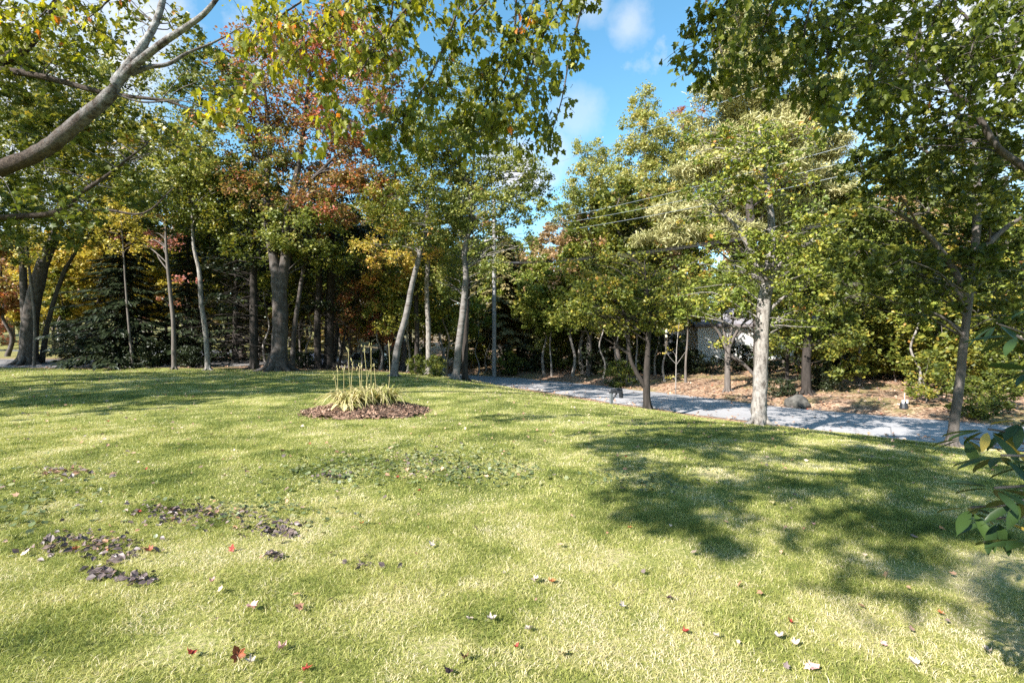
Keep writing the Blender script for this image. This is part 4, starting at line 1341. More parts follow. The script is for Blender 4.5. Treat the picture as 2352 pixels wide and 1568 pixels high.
for path, n_, sp_, tn_ in SP:
    spray_leaves(gt, gl, path, int(n_ * 1.6), sp_ * 1.1, .074, min(tn_ + .07, .72), attach=att)
for path, n_, sp_, tn_ in [
    ([(140, -60, 5.2), (110, 20, 5.2), (60, 60, 5.2), (10, 90, 5.2)], 120, .2, .66),
    ([(280, -60, 5.5), (240, 10, 5.5), (190, 50, 5.5), (140, 80, 5.5)], 120, .2, .62),
    ([(30, -60, 5.4), (0, 10, 5.4), (-20, 60, 5.4), (-40, 120, 5.4)], 110, .2, .66),
]:
    spray_leaves(gt, gl, path, int(n_ * 1.8), sp_ * 1.1, .074, tn_, attach=att)
# the part of the crown above and behind the viewpoint
for (x_, y_, z_, rx_, n_) in [(-5.2, .4, 7.0, 1.1, 420), (-4.3, 1.5, 7.1, 1.0, 380), (-2.8, .8, 7.0, 1.2, 420), (-5.6, -1.6, 7.0, 1.0, 300), (-2.2, -2.6, 7.0, 1.1, 350), (-3.2, -1.4, 7.0, 1.5, 700), (-4.6, -2.4, 6.8, 1.1, 420), (-1.9, -.4, 7.0, 1.2, 520), (-.6, 1.2, 6.8, 1.1, 420), (-3.6, -3.3, 6.9, 1.2, 380), (-1.3, -1.9, 7.2, 1.1, 420), (.4, 2.4, 6.9, 1.0, 380), (1.6, 3.2, 6.8, .9, 320), (.6, .3, 7.0, .8, 200), (-4.4, .4, 7.2, .8, 200)]:
    cc = fill_blob(gl2, np.array([x_, y_, z_]), np.array([rx_, rx_, rx_ * .45]), int(n_ * 3.2), .10, .4, LEAF_MAPLE_LOW, cl=60, csd=.1)
    for j in range(min(4, len(cc))):
        limb_to(gt, spb, np.full(len(spb), .03), cc[j], .014, 4)
gt.obj('trunk', M['bark_maple'], root, tq, True)
gl.obj('crown', M['maple_near'], root, tq)
gl2.obj('crown', M['maple_green'], root, tq)

# right foreground maple, its trunk just outside the frame
tr_ = np.array([8.3, 6.0, 0.0])
tr_[2] = hz(tr_[0], tr_[1])
root = empty('maple_tree', tr_, 'foreground maple whose dark leafy boughs hang in from the upper right corner', 'tree', 'maples overhanging the lawn')
gt, gl, gl2 = Geo(), Geo(), Geo()
tube(gt, [tr_ - [0, 0, .15], tr_ + [0, 0, .2], tr_ + [-.05, 0, 1.6], tr_ + [0, .1, 3.4], tr_ + [.1, .1, 6], tr_ + [0, .2, 8.2]], [.36, .26, .22, .19, .12, .04], 12, 5, .03)
l1 = [tr_ + [0, .05, 2.6], P(2440, 440, 6.0), P(2335, 372, 6.0), P(2285, 330, 6.0), P(2232, 243, 6.0), P(2192, 213, 6.0), P(2168, 168, 6.0), P(2134, 148, 6.0), P(2118, 95, 6.0), P(2100, 20, 6.0), P(2080, -60, 6.0)]
tube(gt, l1, [.08, .055, .042, .037, .032, .029, .026, .023, .019, .014, .008], 9, 5, .06)
l2 = [tr_ + [0, .05, 3.4], P(2420, 190, 5.8), P(2345, 157, 5.8), P(2290, 135, 5.8), P(2261, 100, 5.8), P(2220, 40, 5.8), P(2150, -20, 5.8)]
tube(gt, l2, [.08, .045, .03, .026, .021, .015, .008], 7, 5, .03)
top2 = [tr_ + [0, .1, 4.6], np.array([6.2, 5.4, 6.2]), np.array([4.4, 5.0, 6.6]), np.array([3.0, 4.9, 6.6]), np.array([1.9, 4.9, 6.3])]
tube(gt, top2, [.11, .085, .06, .04, .02], 8, 6, .03)
att2 = np.vstack([smooth_path(top2, np.ones(5), 12)[0], smooth_path(l1, np.ones(len(l1)), 8)[0], smooth_path(l2, np.ones(len(l2)), 8)[0]])
for path, n_, sp_, tn_ in [
    ([(1640, -60, 5.0), (1612, 30, 5.0), (1595, 90, 5.0), (1600, 150, 5.0), (1640, 185, 5.0)], 130, .12, .30),
    ([(1700, -60, 4.9), (1650, 40, 4.9), (1660, 130, 4.9), (1700, 205, 4.9)], 170, .14, .30),
    ([(1800, -60, 5.0), (1760, 50, 5.0), (1740, 130, 5.0), (1780, 180, 5.0)], 200, .18, .32),
    ([(1880, -60, 4.9), (1850, 60, 4.9), (1850, 150, 4.9), (1880, 220, 4.9), (1900, 260, 4.9)], 260, .2, .34),
    ([(1980, -60, 5.0), (1930, 40, 5.0), (1900, 120, 5.0), (1920, 200, 5.0)], 260, .22, .36),
    ([(2080, -60, 5.2), (2020, 60, 5.2), (2000, 160, 5.2), (2010, 230, 5.2)], 240, .22, .34),
    ([(2180, -60, 5.2), (2150, 40, 5.2), (2110, 120, 5.2), (2090, 200, 5.2)], 240, .24, .36),
    ([(2300, -60, 5.2), (2260, 40, 5.2), (2230, 120, 5.2), (2230, 220, 5.2)], 240, .24, .3),
    ([(2380, -40, 5.2), (2340, 60, 5.2), (2330, 160, 5.2), (2330, 260, 5.2)], 220, .24, .3),
    ([(1720, -60, 5.6), (1700, -10, 5.6), (1690, 40, 5.6), (1720, 90, 5.6)], 90, .16, .3),
    ([(2100, 100, 5.9), (2050, 200, 5.9), (2020, 300, 5.9)], 150, .24, .36),
]:
    spray_leaves(gt, gl, path, int(n_ * 2.0), sp_ * 1.1, .070, tn_ + .06, attach=att2)
for (px, py, rx, ry, d, tn_, cv) in [(2000, 70, 100, 70, 6.4, .32, .7), (2140, 130, 110, 80, 6.6, .3, .8), (2290, 110, 90, 90, 6.6, .28, .8), (2250, 280, 100, 80, 6.8, .28, .9), (2100, 250, 90, 70, 6.8, .32, .8), (2320, 420, 70, 90, 6.6, .28, .7), (1970, 230, 80, 60, 6.8, .36, .7), (1890, 100, 60, 60, 6.4, .34, .5), (2180, 380, 90, 60, 7.0, .3, .6), (2310, 250, 60, 70, 6.4, .28, .6), (2050, 340, 60, 40, 7.0, .34, .6)]:
    c = P(px, py, d)
    r = np.array([rx, 0, ry]) * d / F
    r[1] = .6
    n_ = int(2.4 * cv * math.pi * rx * ry / ((.085 * F / d) ** 2 * .36))
    cc = fill_blob(gl2, c, r, n_, .085, tn_, LEAF_MAPLE_LOW, cl=16, csd=.14, lsd=.13)
    for j in range(min(5, len(cc))):
        limb_to(gt, att2, np.full(len(att2), .02), cc[j], .008, 4)
gt.obj('trunk', M['bark_maple'], root, tr_, True)
gl.obj('crown', M['maple_near'], root, tr_)
gl2.obj('crown', M['maple_green'], root, tr_)

# trees outside the frame on the left: they shade the left woods and the far lawn
for (x_, y_, h_, label) in [(-21, 12, 14, 'wide maple west of the lawn shading the left woods'), (-33, 16, 13, 'tall maple west of the driveway'), (-17.5, 6.5, 14, 'maple nearest to the lawn in the row west of it'), (-25, 4, 15, 'broad maple at the near end of the row west of the lawn')]:
    r_ = wood_tree('maple_tree', label, h_, h_ * .33, 'bark_maple', 'maple_green', .28, n_leaf=9000, size=.22, group='maples west of the lawn', low=.4)
    r_.location = (x_, y_, hz(x_, y_))

# ------------------------------------------------------------------ woodland trees farther back: one of each kind, then copies
protos = {
    'green_maple': wood_tree('maple_tree', 'x', 9.5, 3.0, 'bark_maple', 'maple_green', .16, n_leaf=18000, size=.17, tone=.45),
    'slim_birch': wood_tree('birch_tree', 'x', 10.5, 2.1, 'bark_birch', 'birch', .12, n_leaf=14000, size=.16, tone=.45),
    'yellow_maple': wood_tree('maple_tree', 'x', 8.0, 2.6, 'bark_grey', 'yellow', .12, n_leaf=14000, size=.17, tone=.4),
    'rust_maple': wood_tree('maple_tree', 'x', 8.5, 2.6, 'bark_maple', 'bronze', .13, n_leaf=15000, size=.17, tone=.6),
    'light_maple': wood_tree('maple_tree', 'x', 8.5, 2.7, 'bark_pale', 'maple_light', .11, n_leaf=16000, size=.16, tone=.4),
    'tan_beech': wood_tree('beech_tree', 'x', 9.5, 2.6, 'bark_pale', 'tan', .14, n_leaf=15000, size=.16, tone=.45),
    'thin_green': wood_tree('maple_sapling', 'x', 6.5, 1.5, 'bark_grey', 'maple_green', .06, n_leaf=6400, size=.14, tone=.5, nb=9, low=.4),
    'thin_pale': wood_tree('maple_sapling', 'x', 6.0, 1.3, 'bark_pale', 'maple_light', .065, n_leaf=5200, size=.14, tone=.45, nb=8, low=.45),
    'dark_pine': conifer('pine_tree', 'x', (0, 0, -50), 12, 2.8, 'spruce', n=120, r0=.2, first=.3, spray=.4, dens=1.2, droop=.15),
    'bush': wood_tree('shrub', 'x', 1.6, 1.1, 'bark_grey', 'maple_green', .02, n_leaf=4400, size=.09, tone=.35, nb=8, low=.15, cat='shrub'),
    'yellow_bush': wood_tree('shrub', 'x', 2.3, 1.1, 'bark_grey', 'maple_green', .02, n_leaf=2800, size=.12, tone=.5, nb=10, low=.15, cat='shrub'),
    'dark_bush': wood_tree('shrub', 'x', 1.3, 1.3, 'bark_dark', 'spruce', .02, n_leaf=5200, size=.10, tone=.5, nb=8, low=.1, cat='shrub'),
}
used = set()


def place(kind, px, d, sc, label, group):
    x = (px - 1176) / F * d
    loc = (x, d, hz(x, d) - .05)
    p = protos[kind]
    if kind in used:
        return copy_tree(p, loc, rng.uniform(0, 6.28), sc * rng.uniform(.93, 1.07), label, group)
    used.add(kind)
    p.location = loc
    p.rotation_euler = (0, 0, rng.uniform(0, 6.28))
    p.scale = (sc, sc, sc)
    p['label'] = label
    p['group'] = group


LW, CW, RW, FW = 'trees deep in the left woods', 'trees in the woods beyond the road', 'trees in the right woods', 'trees on the slope far behind'
for a in [
    ('yellow_maple', 215, 31, 1.15, 'yellow maple glowing behind the broad dark spruce', LW),
    ('yellow_maple', 140, 32, .95, 'yellow maple between the stout forked maple and the broad spruce', LW),
    ('yellow_maple', 290, 34, 1.2, 'tall yellow maple rising behind the tip of the broad spruce', LW),
    ('yellow_maple', 450, 37, 1.2, 'yellow maple far behind the winding grey trunk', LW),
    ('tan_beech', 400, 42, 1.2, 'tan beech far behind the narrower spruce', LW),
    ('thin_pale', 612, 27, 1.1, 'pale thin trunk close left behind the big forked maple', LW),
    ('thin_green', 655, 26, 1.1, 'thin dark trunk tucked behind the big forked maple', LW),
    ('thin_pale', 710, 29, 1.1, 'pale thin trunk between the big forked maple and the black pines', LW),
    ('thin_green', 800, 28, 1.0, 'thin trunk just right of the pair of black pines', LW),
    ('thin_pale', 872, 27, 1.0, 'pale thin trunk left of the leaning birch', LW),
    ('thin_pale', 935, 27, 1.1, 'pale thin trunk right behind the leaning birch', LW),
    ('thin_green', 1025, 26, 1.1, 'thin trunk left behind the taller birch', LW),
    ('thin_pale', 1118, 38, 1.2, 'pale thin trunk touching the utility pole on its left', CW),
    ('thin_green', 1205, 38, 1.2, 'thin trunk right behind the olive hemlock', CW),
    ('thin_pale', 1268, 33, 1.15, 'pale thin trunk at the bend of the road', CW),
    ('thin_green', 1438, 28, 1.1, 'thin dark trunk left behind the dark forked tree', CW),
    ('thin_pale', 1505, 30, 1.1, 'pale thin trunk right behind the dark forked tree', CW),
    ('thin_green', 1575, 26, 1.1, 'thin dark trunk right of the thin yellow sapling', CW),
    ('tan_beech', 1480, 37, 1.3, 'tan beech above the dark forked tree', CW),
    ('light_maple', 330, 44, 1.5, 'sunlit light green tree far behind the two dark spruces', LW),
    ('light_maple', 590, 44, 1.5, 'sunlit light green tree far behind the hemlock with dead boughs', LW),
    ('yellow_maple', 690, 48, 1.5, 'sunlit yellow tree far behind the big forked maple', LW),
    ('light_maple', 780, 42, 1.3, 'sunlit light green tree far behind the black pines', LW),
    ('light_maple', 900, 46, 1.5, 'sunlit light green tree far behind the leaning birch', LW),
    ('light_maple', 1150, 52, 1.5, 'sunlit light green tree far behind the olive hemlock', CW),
    ('light_maple', 1905, 34, 1.6, 'tall light green tree right of the white pine', RW),
    ('light_maple', 1840, 40, 1.7, 'tall light green tree behind the white house', RW),
    ('green_maple', 1430, 30.5, 1.25, 'green tree rising just above the dark forked tree', CW),
    ('tan_beech', 1340, 33, 1.1, 'tan beech between the rounded poplar and the utility pole', CW),
    ('yellow_maple', 60, 38, 1.0, 'yellow tree at the left edge beyond the pale street', LW),
    ('rust_maple', 15, 33, 1.0, 'orange rust tree at the very left edge of the woods', LW),
    ('rust_maple', 340, 36, 1.1, 'rust coloured tree showing above the broad dark spruce', LW),
    ('yellow_maple', 380, 33, .95, 'yellow green tree between the two dark spruces', LW),
    ('green_maple', 480, 30, 1.25, 'green tree behind the winding grey trunk', LW),
    ('green_maple', 560, 34, 1.4, 'tall green tree behind the bare twigged spruce', LW),
    ('rust_maple', 690, 33, 1.2, 'bronze tree just behind the big forked maple', LW),
    ('green_maple', 760, 36, 1.3, 'green tree behind the pair of black pines', LW),
    ('yellow_maple', 850, 39, 1.1, 'golden tree standing behind the parked cars', LW),
    ('rust_maple', 800, 46, 1.1, 'orange tree beyond the dark silver car', LW),
    ('green_maple', 920, 31, 1.2, 'green tree behind the leaning white birch', LW),
    ('light_maple', 1015, 33, 1.1, 'light green tree between the birches and the utility pole', CW),
    ('yellow_maple', 940, 40, 1.15, 'yellow green tree far behind the leaning birch', LW),
    ('dark_pine', 640, 30, .95, 'black pine hidden behind the big forked maple', LW),
    ('dark_pine', 180, 34, .8, 'dark pine between the stout forked maple and the spruce', LW),
    ('thin_green', 690, 28, 1, 'thin green sapling right of the big forked maple', LW),
    ('thin_pale', 830, 30, 1, 'thin pale sapling in front of the parked cars', LW),
    ('thin_green', 520, 27.5, 1, 'thin sapling among the dead spruce twigs', LW),
    ('thin_green', 140, 29, 1, 'thin sapling behind the leaning trunk by the driveway', LW),
    ('tan_beech', 1270, 40, 1.15, 'tan leaved beech right of the olive hemlock', CW),
    ('light_maple', 1250, 34, .95, 'light green tree at the bend of the road', CW),
    ('light_maple', 1315, 32, 1.0, 'pale trunked green tree on the leafy road bank', CW),
    ('green_maple', 1400, 35, 1.15, 'dark green tree behind the mailbox', CW),
    ('tan_beech', 1400, 36, 1.3, 'tall tan beech under the cable bundle', CW),
    ('green_maple', 1500, 41, 1.3, 'green tree behind the thin yellow sapling', CW),
    ('slim_birch', 1445, 33, 1.0, 'slim birch behind the dark forked tree', CW),
    ('slim_birch', 1225, 45, 1.05, 'slim birch far back near the gap of sky', CW),
    ('thin_pale', 1385, 30, 1, 'pale thin trunk above the leafy road bank', CW),
    ('thin_pale', 1420, 29, .95, 'second pale thin trunk on the bank behind the mailbox', CW),
    ('thin_pale', 1465, 28.5, 1, 'pale thin trunk just behind the dark forked tree', CW),
    ('thin_green', 1350, 31, 1.05, 'thin green tree at the foot of the rounded poplar', CW),
    ('thin_pale', 1528, 27, 1, 'pale thin trunk left of the thin yellow sapling', CW),
    ('thin_pale', 1098, 36, .95, 'pale thin leaning trunk left of the utility pole', CW),
    ('thin_green', 1290, 37, 1, 'thin tree standing in the shaded woods right of the hemlock', CW),
    ('dark_pine', 1190, 42, .8, 'dark trunked pine behind the olive hemlock', CW),
    ('dark_pine', 1500, 40, 1.0, 'dark pine deep behind the pointed poplar', CW),
    ('green_maple', 1800, 31, 1.15, 'green tree standing right of the white house', RW),
    ('yellow_maple', 1960, 30, 1.05, 'yellow tree seen under the dark boughs', RW),
    ('tan_beech', 2050, 33, 1.2, 'tan beech behind the small yard stake', RW),
    ('yellow_maple', 2130, 26, 1.0, 'yellow green tree left of the leaning trunk', RW),
    ('light_maple', 2010, 25, .95, 'light green tree above the leafy bank', RW),
    ('rust_maple', 2250, 27, 1.0, 'rust tinted tree right of the leaning trunk', RW),
    ('light_maple', 2300, 24, 1.0, 'light green tree behind the glossy shrub', RW),
    ('green_maple', 1940, 27, 1.1, 'dark green tree next to the thick dark trunk', RW),
    ('thin_pale', 2105, 20, .9, 'pale thin trunk on the far bank just left of the leaning tree', RW),
    ('thin_pale', 2285, 20, .9, 'pale thin trunk on the far bank behind the glossy leaves', RW),
    ('thin_pale', 2255, 23, 1, 'second pale thin trunk right of the leaning tree', RW),
    ('thin_green', 1975, 22, .9, 'thin green sapling right of the grey boulder', RW),
    ('thin_green', 2160, 22, 1, 'thin green sapling just behind the leaning tree', RW),
    ('yellow_maple', 2340, 30, 1.1, 'yellow tree at the right edge of the woods', RW),
    ('slim_birch', 1880, 36, 1.1, 'slim birch above the thick dark trunk', RW),
    ('green_maple', 2180, 35, 1.3, 'tall green tree far behind the leaning trunk', RW),
    ('bush', 1000, 21.5, .6, 'low green bush at the foot of the taller birch', 'shrubs at the edge of the woods'),
    ('bush', 960, 22.5, .6, 'low green bush at the foot of the leaning birch', 'shrubs at the edge of the woods'),
    ('bush', 1172, 35, 1.1, 'small round bush right of the utility pole', 'shrubs at the edge of the woods'),
    ('dark_bush', 250, 24.3, 1.0, 'dark bush at the foot of the broad spruce', 'shrubs at the edge of the woods'),
    ('dark_bush', 350, 24.3, .95, 'dark bush left of the slender pink leaved tree', 'shrubs at the edge of the woods'),
    ('dark_bush', 440, 24.3, .8, 'dark bush at the foot of the winding grey trunk', 'shrubs at the edge of the woods'),
    ('dark_bush', 690, 25, .6, 'small dark bush right of the big forked maple', 'shrubs at the edge of the woods'),
    ('bush', 1420, 26.5, .9, 'bush on the bank above the mailbox', 'shrubs at the edge of the woods'),
    ('dark_bush', 1590, 30, 1.0, 'dark bush in front of the white house', 'shrubs at the edge of the woods'),
    ('dark_bush', 1715, 30, 1.25, 'dark bush below the eaves of the white house', 'shrubs at the edge of the woods'),
    ('dark_bush', 1795, 20.5, .6, 'dark bush left of the grey boulder', 'shrubs at the edge of the woods'),
    ('dark_bush', 1890, 21.5, .7, 'dark bush right of the grey boulder', 'shrubs at the edge of the woods'),
    ('yellow_bush', 2010, 23, .9, 'yellow green bush above the leafy bank', 'shrubs at the edge of the woods'),
    ('yellow_bush', 2125, 17.5, .8, 'yellow green bush beside the small yard stake', 'shrubs at the edge of the woods'),
    ('bush', 2240, 15.5, .8, 'green bush at the roadside right of the leaning tree', 'shrubs at the edge of the woods'),
    ('bush', 2300, 16, .9, 'green bush at the roadside behind the glossy leaves', 'shrubs at the edge of the woods'),
    ('yellow_bush', 2200, 19, 1, 'yellow green bush seen behind the leaning trunk', 'shrubs at the edge of the woods'),
    ('yellow_bush', 1930, 21, 1.5, 'tall yellow green shrub right of the thick dark trunk', 'shrubs at the edge of the woods'),
    ('yellow_bush', 2060, 22.5, 1.7, 'tall yellow green shrub behind the small yard stake', 'shrubs at the edge of the woods'),
    ('bush', 2105, 23, 1.9, 'tall dark green shrub behind the pale far bank trunk', 'shrubs at the edge of the woods'),
    ('yellow_bush', 2165, 20, 1.6, 'tall yellow green shrub close left of the leaning trunk', 'shrubs at the edge of the woods'),
    ('yellow_bush', 2255, 20, 1.8, 'tall yellow green shrub right of the leaning trunk', 'shrubs at the edge of the woods'),
    ('bush', 2330, 19, 2.0, 'tall green shrub at the right edge of the woods', 'shrubs at the edge of the woods'),
    ('yellow_bush', 2320, 22, 1.9, 'pale shrub behind the glossy leaves at the right edge', 'shrubs at the edge of the woods'),
    ('dark_bush', 2000, 25, 2.0, 'dark shrub in the deep shade above the leafy bank', 'shrubs at the edge of the woods'),
    ('dark_bush', 2085, 26, 2.0, 'dark shrub under the yellow trees', 'shrubs at the edge of the woods'),
    ('bush', 1975, 27, 2.2, 'green shrub beneath the dark hanging boughs', 'shrubs at the edge of the woods'),
    ('dark_bush', 1215, 37, 1.8, 'dark undergrowth shrub right of the olive hemlock', 'shrubs at the edge of the woods'),
    ('bush', 1285, 36, 1.9, 'green undergrowth shrub at the bend of the road', 'shrubs at the edge of the woods'),
    ('bush', 1340, 36, 2.0, 'green undergrowth shrub behind the rounded poplar', 'shrubs at the edge of the woods'),
    ('dark_bush', 1400, 33, 1.9, 'dark undergrowth shrub behind the mailbox', 'shrubs at the edge of the woods'),
    ('bush', 1460, 32, 1.8, 'green undergrowth shrub behind the dark forked tree', 'shrubs at the edge of the woods'),
    ('dark_bush', 1520, 31, 1.9, 'dark undergrowth shrub left of the white house', 'shrubs at the edge of the woods'),
    ('bush', 1100, 42, 2.0, 'green shrub behind the pale leaning trunk', 'shrubs at the edge of the woods'),
    ('yellow_bush', 1060, 40, 2.0, 'yellow green shrub behind the brown post', 'shrubs at the edge of the woods'),
    ('bush', 940, 34, 1.7, 'shrub behind the leaning birch', 'shrubs at the edge of the woods'),
    ('yellow_bush', 620, 31, 1.8, 'yellow green shrub behind the big forked maple', 'shrubs at the edge of the woods'),
    ('yellow_bush', 520, 30, 1.7, 'yellow green shrub under the bare twigged spruce', 'shrubs at the edge of the woods'),
    ('dark_bush', 180, 29, 1.5, 'dark shrub between driveway and broad spruce', 'shrubs at the edge of the woods'),
    ('dark_bush', 1900, 26, 2.2, 'dark shrub behind the thick dark trunk', 'shrubs at the edge of the woods'),
    ('bush', 870, 36, 1.2, 'green shrub behind the silver car', 'shrubs at the edge of the woods'),
]:
    place(*a)

# the wood far behind, read as one mass
gf, gtr = Geo(), Geo()
n = 0
far = empty('far_woods', (0, 70, 0), 'distant autumn woods behind all the trees one can tell apart', 'woods', kind='stuff')
for i in range(150):
    px = rng.uniform(-300, 2700)
    d = rng.uniform(50, 85)
    gap = math.exp(-((px - 1260) / 110) ** 2)
    top_py = 430 + 60 * math.sin(px * .011) + 40 * math.sin(px * .031 + 2) + 150 * gap
    x = (px - 1176) / F * d
    z0 = hz(x, d)
    zt = EYE + (784 - top_py) / F * d
    h = max(5.0, (zt - z0) * rng.uniform(.65, 1.0))
    tone = rng.choice([.2, .35, .5, .62, .75, .9], p=[.2, .25, .2, .15, .12, .08])
    tube(gtr, [(x, d, z0 - .2), (x + rng.normal(0, .3), d, z0 + h * .5), (x, d, z0 + h * .9)], [.2, .13, .03], 5, 2)
    for j in range(min(5, len(cc))):
        c = np.array([x + rng.normal(0, 1.2), d + rng.normal(0, 1), z0 + h * (.25 + .17 * j)])
        r = np.array([2.3, 2.0, 1.7]) * (1.15 - .12 * j)
        fill_blob(gf, c, r, 800, .36, tone, LEAF_QUAD, csd=.08, lsd=.07)
M['far'] = leaf_mat('far_wood_leaves', [(0, (.05, .07, .018)), (.3, (.09, .10, .028)), (.5, (.15, .15, .045)), (.65, (.26, .20, .06)), (.8, (.34, .21, .09)), (1, (.34, .13, .08))])
gtr.obj('trunks', M['bark_grey'], far, (0, 70, 0))
gf.obj('crowns', M['far'], far, (0, 70, 0))
#@@THINGS
# ------------------------------------------------------------------ mulch bed with day lilies
def mulch_mat():
    m, t, n, l = new_mat('bark_mulch')
    o = n('ShaderNodeOutputMaterial')
    p = n('ShaderNodeBsdfPrincipled')
    p.inputs['Roughness'].default_value = 0.95
    at = n('ShaderNodeAttribute')
    at.attribute_name = 'tone'
    cr = n('ShaderNodeValToRGB')
    ramp(cr, [(0, (.06, .033, .022)), (.5, (.20, .118, .078)), (.85, (.36, .235, .165)), (1, (.50, .37, .28))])
    l(at.outputs['Fac'], cr.inputs[0])
    l(cr.outputs[0], p.inputs['Base Color'])
    l(p.outputs[0], o.inputs[0])
    return m


M['mulch'] = mulch_mat()
bx, by, brx, bry = BED


def bed_h(x, y):
    q = np.clip(1 - ((x - bx) / brx) ** 2 - ((y - by) / bry) ** 2, 0, 1)
    return height(x, y) + .012 + .17 * q ** .8 + .03 * (vnoise(x, y, 6) - .5) * (q > 0)


g = Geo()
nr, na = 16, 64
rr_ = np.linspace(0, 1.0, nr)
aa = np.linspace(0, 2 * np.pi, na, endpoint=False)
edge = .96 + .14 * (vnoise(np.cos(aa), np.sin(aa), 3.0) - .5) * 2
X = bx + rr_[:, None] * (brx * edge)[None] * np.cos(aa)[None]
Y = by + rr_[:, None] * (bry * edge)[None] * np.sin(aa)[None]
Z = bed_h(X, Y)
i = np.arange(nr * na).reshape(nr, na)
q = np.stack([i[:-1], np.roll(i[:-1], -1, 1), np.roll(i[1:], -1, 1), i[1:]], -1).reshape(-1, 4)[:, ::-1]
g.add(np.dstack([X, Y, Z]).reshape(-1, 3), q, rng.random(nr * na) * .5 + .15)
n = 5200
r_ = np.sqrt(rng.random(n)) * (1.0 + .12 * rng.random(n) ** 3)
a_ = rng.uniform(0, 2 * np.pi, n)
x, y = bx + r_ * brx * np.cos(a_), by + r_ * bry * np.sin(a_)
C = np.column_stack([x, y, bed_h(x, y) + .012])
leaves(g, C, rand_dirs(n, .1) * np.array([1, 1, .45]), rand_dirs(n, 1, .8), .035 + .05 * rng.random(n), np.clip(rng.normal(.45, .22, n), 0, 1),
       tmpl([(-.16, 0, 0), (.16, 0, 0), (.13, 1, 0), (-.13, 1, 0)], [np.array([[0, 1, 2, 3]])]))
ob = g.obj('mulch_bed', M['mulch'], None, (bx, by, hz(bx, by)))
tagged(ob, 'round mound of reddish brown bark mulch in the middle of the lawn', 'flower bed')


def lily(name, label, cx, cy, n, L, spread, stalks, green):
    base = np.array([cx, cy, float(bed_h(np.array([cx]), np.array([cy]))[0])])
    root = empty(name, base, label, 'plant', 'day lily clumps in the mulch bed')
    gl, gs = Geo(), []
    for i in range(n):
        a = rng.uniform(0, 6.283)
        l_ = L * rng.uniform(.55, 1.15)
        u = np.array([math.cos(a), math.sin(a), 0])
        p0 = base + u * spread * math.sqrt(rng.random()) * np.array([1, 1, 0])
        out_ = rng.uniform(.18, .95)
        w = rng.uniform(.010, .019)
        k = 6
        s = np.linspace(0, 1, k)
        pts = p0 + u * (out_ * l_ * s ** 1.25)[:, None] + np.array([0, 0, 1]) * (l_ * (1.05 * s - (.55 + .75 * out_ * .75) * s ** 2.1))[:, None]
        v = np.array([-u[1], u[0], 0])
        ww = w * np.array([.8, 1, 1, .8, .5, .06])
        t = np.clip(rng.normal(green, .18) + .3 * (rng.random() < .25) + .25 * s, 0, 1)
        A, B = pts - v * ww[:, None], pts + v * ww[:, None]
        vv = np.stack([A, B], 1).reshape(-1, 3)
        j = np.arange(k - 1) * 2
        gl.add(vv, np.stack([j, j + 1, j + 3, j + 2], -1), np.repeat(t, 2))
    gl.obj('leaves', M['lily'], root, base)
    for (px, top) in stalks:
        p0 = base.copy()
        tp = P(px, top, cy + rng.normal(0, .15))
        p0[0] = tp[0] + rng.normal(0, .06)
        p0[1] = tp[1]
        p0[2] = float(bed_h(p0[0:1], p0[1:2])[0]) - .02
        gk = Geo()
        tube(gk, [p0, (p0 + tp) / 2 + rng.normal(0, .02, 3), tp], [.0055, .005, .0045], 5, 4, tone=rng.uniform(.75, 1))
        for _ in range(4):
            e = tp + np.array([rng.normal(0, .02), rng.normal(0, .02), rng.uniform(-.10, .03)])
            tube(gk, [e, e + np.array([rng.normal(0, .012), rng.normal(0, .012), .05])], [.008, .004], 4, 1, tone=rng.uniform(.5, .9))
        gk.obj('flower_stalk', M['lily'], root, base, True)
    return root


lily('day_lily', 'front left clump of bleached strap leaves with bare tall stalks on the mulch bed', P(812, 0, by)[0], by - .35, 150, .85, .20, [(768, 862), (776, 846), (790, 842), (800, 805), (811, 828)], .62)
lily('day_lily', 'middle clump of yellow green strap leaves with the most stalks on the mulch bed', P(845, 0, by)[0], by + .05, 220, .9, .30, [(826, 840), (831, 836), (836, 798), (820, 842), (851, 845)], .5)
lily('day_lily', 'back right clump of greener strap leaves leaning right on the mulch bed', P(878, 0, by)[0], by + .3, 170, .88, .24, [(852, 794), (893, 786), (859, 836)], .38)

# wilted hosta with pale leaves at the near foot of the bed
hb = np.array([P(792, 0, by - .75)[0], by - .75, 0])
hb[2] = float(bed_h(hb[0:1], hb[1:2])[0])
root = empty('hosta_plant', hb, 'wilted hosta with broad pale leaves at the front foot of the mulch bed', 'plant')
for (dx, dy, sz, tn_, yaw) in [(-.17, -.08, .19, .97, -2.5), (.02, -.1, .21, .9, -1.3), (.12, -.06, .2, .93, -.6), (-.05, .05, .18, .55, -1.9), (.17, .05, .19, .5, -.2), (-.2, .06, .17, .8, 2.9), (.3, -.02, .16, .7, -.4)]:
    gk = Geo()
    c = hb + np.array([dx, dy, .11])
    leaves(gk, c[None], np.array([[math.cos(yaw), math.sin(yaw), -.75]]), np.array([[math.cos(yaw), math.sin(yaw), .9]]), sz, tn_,
           tmpl([(0, 0, 0), (.3, .25, .1), (.36, .5, .1), (.22, .8, .03), (0, 1, -.1), (-.22, .8, .03), (-.36, .5, .1), (-.3, .25, .1), (0, .5, -.02)],
                [np.array([[8, k, (k + 1) % 8] for k in range(8)])]))
    tube(gk, [hb, c - np.array([0, 0, .0])], [.006, .004], 4, 2, tone=.7)
    gk.obj('leaf', M['lily'], root, hb)


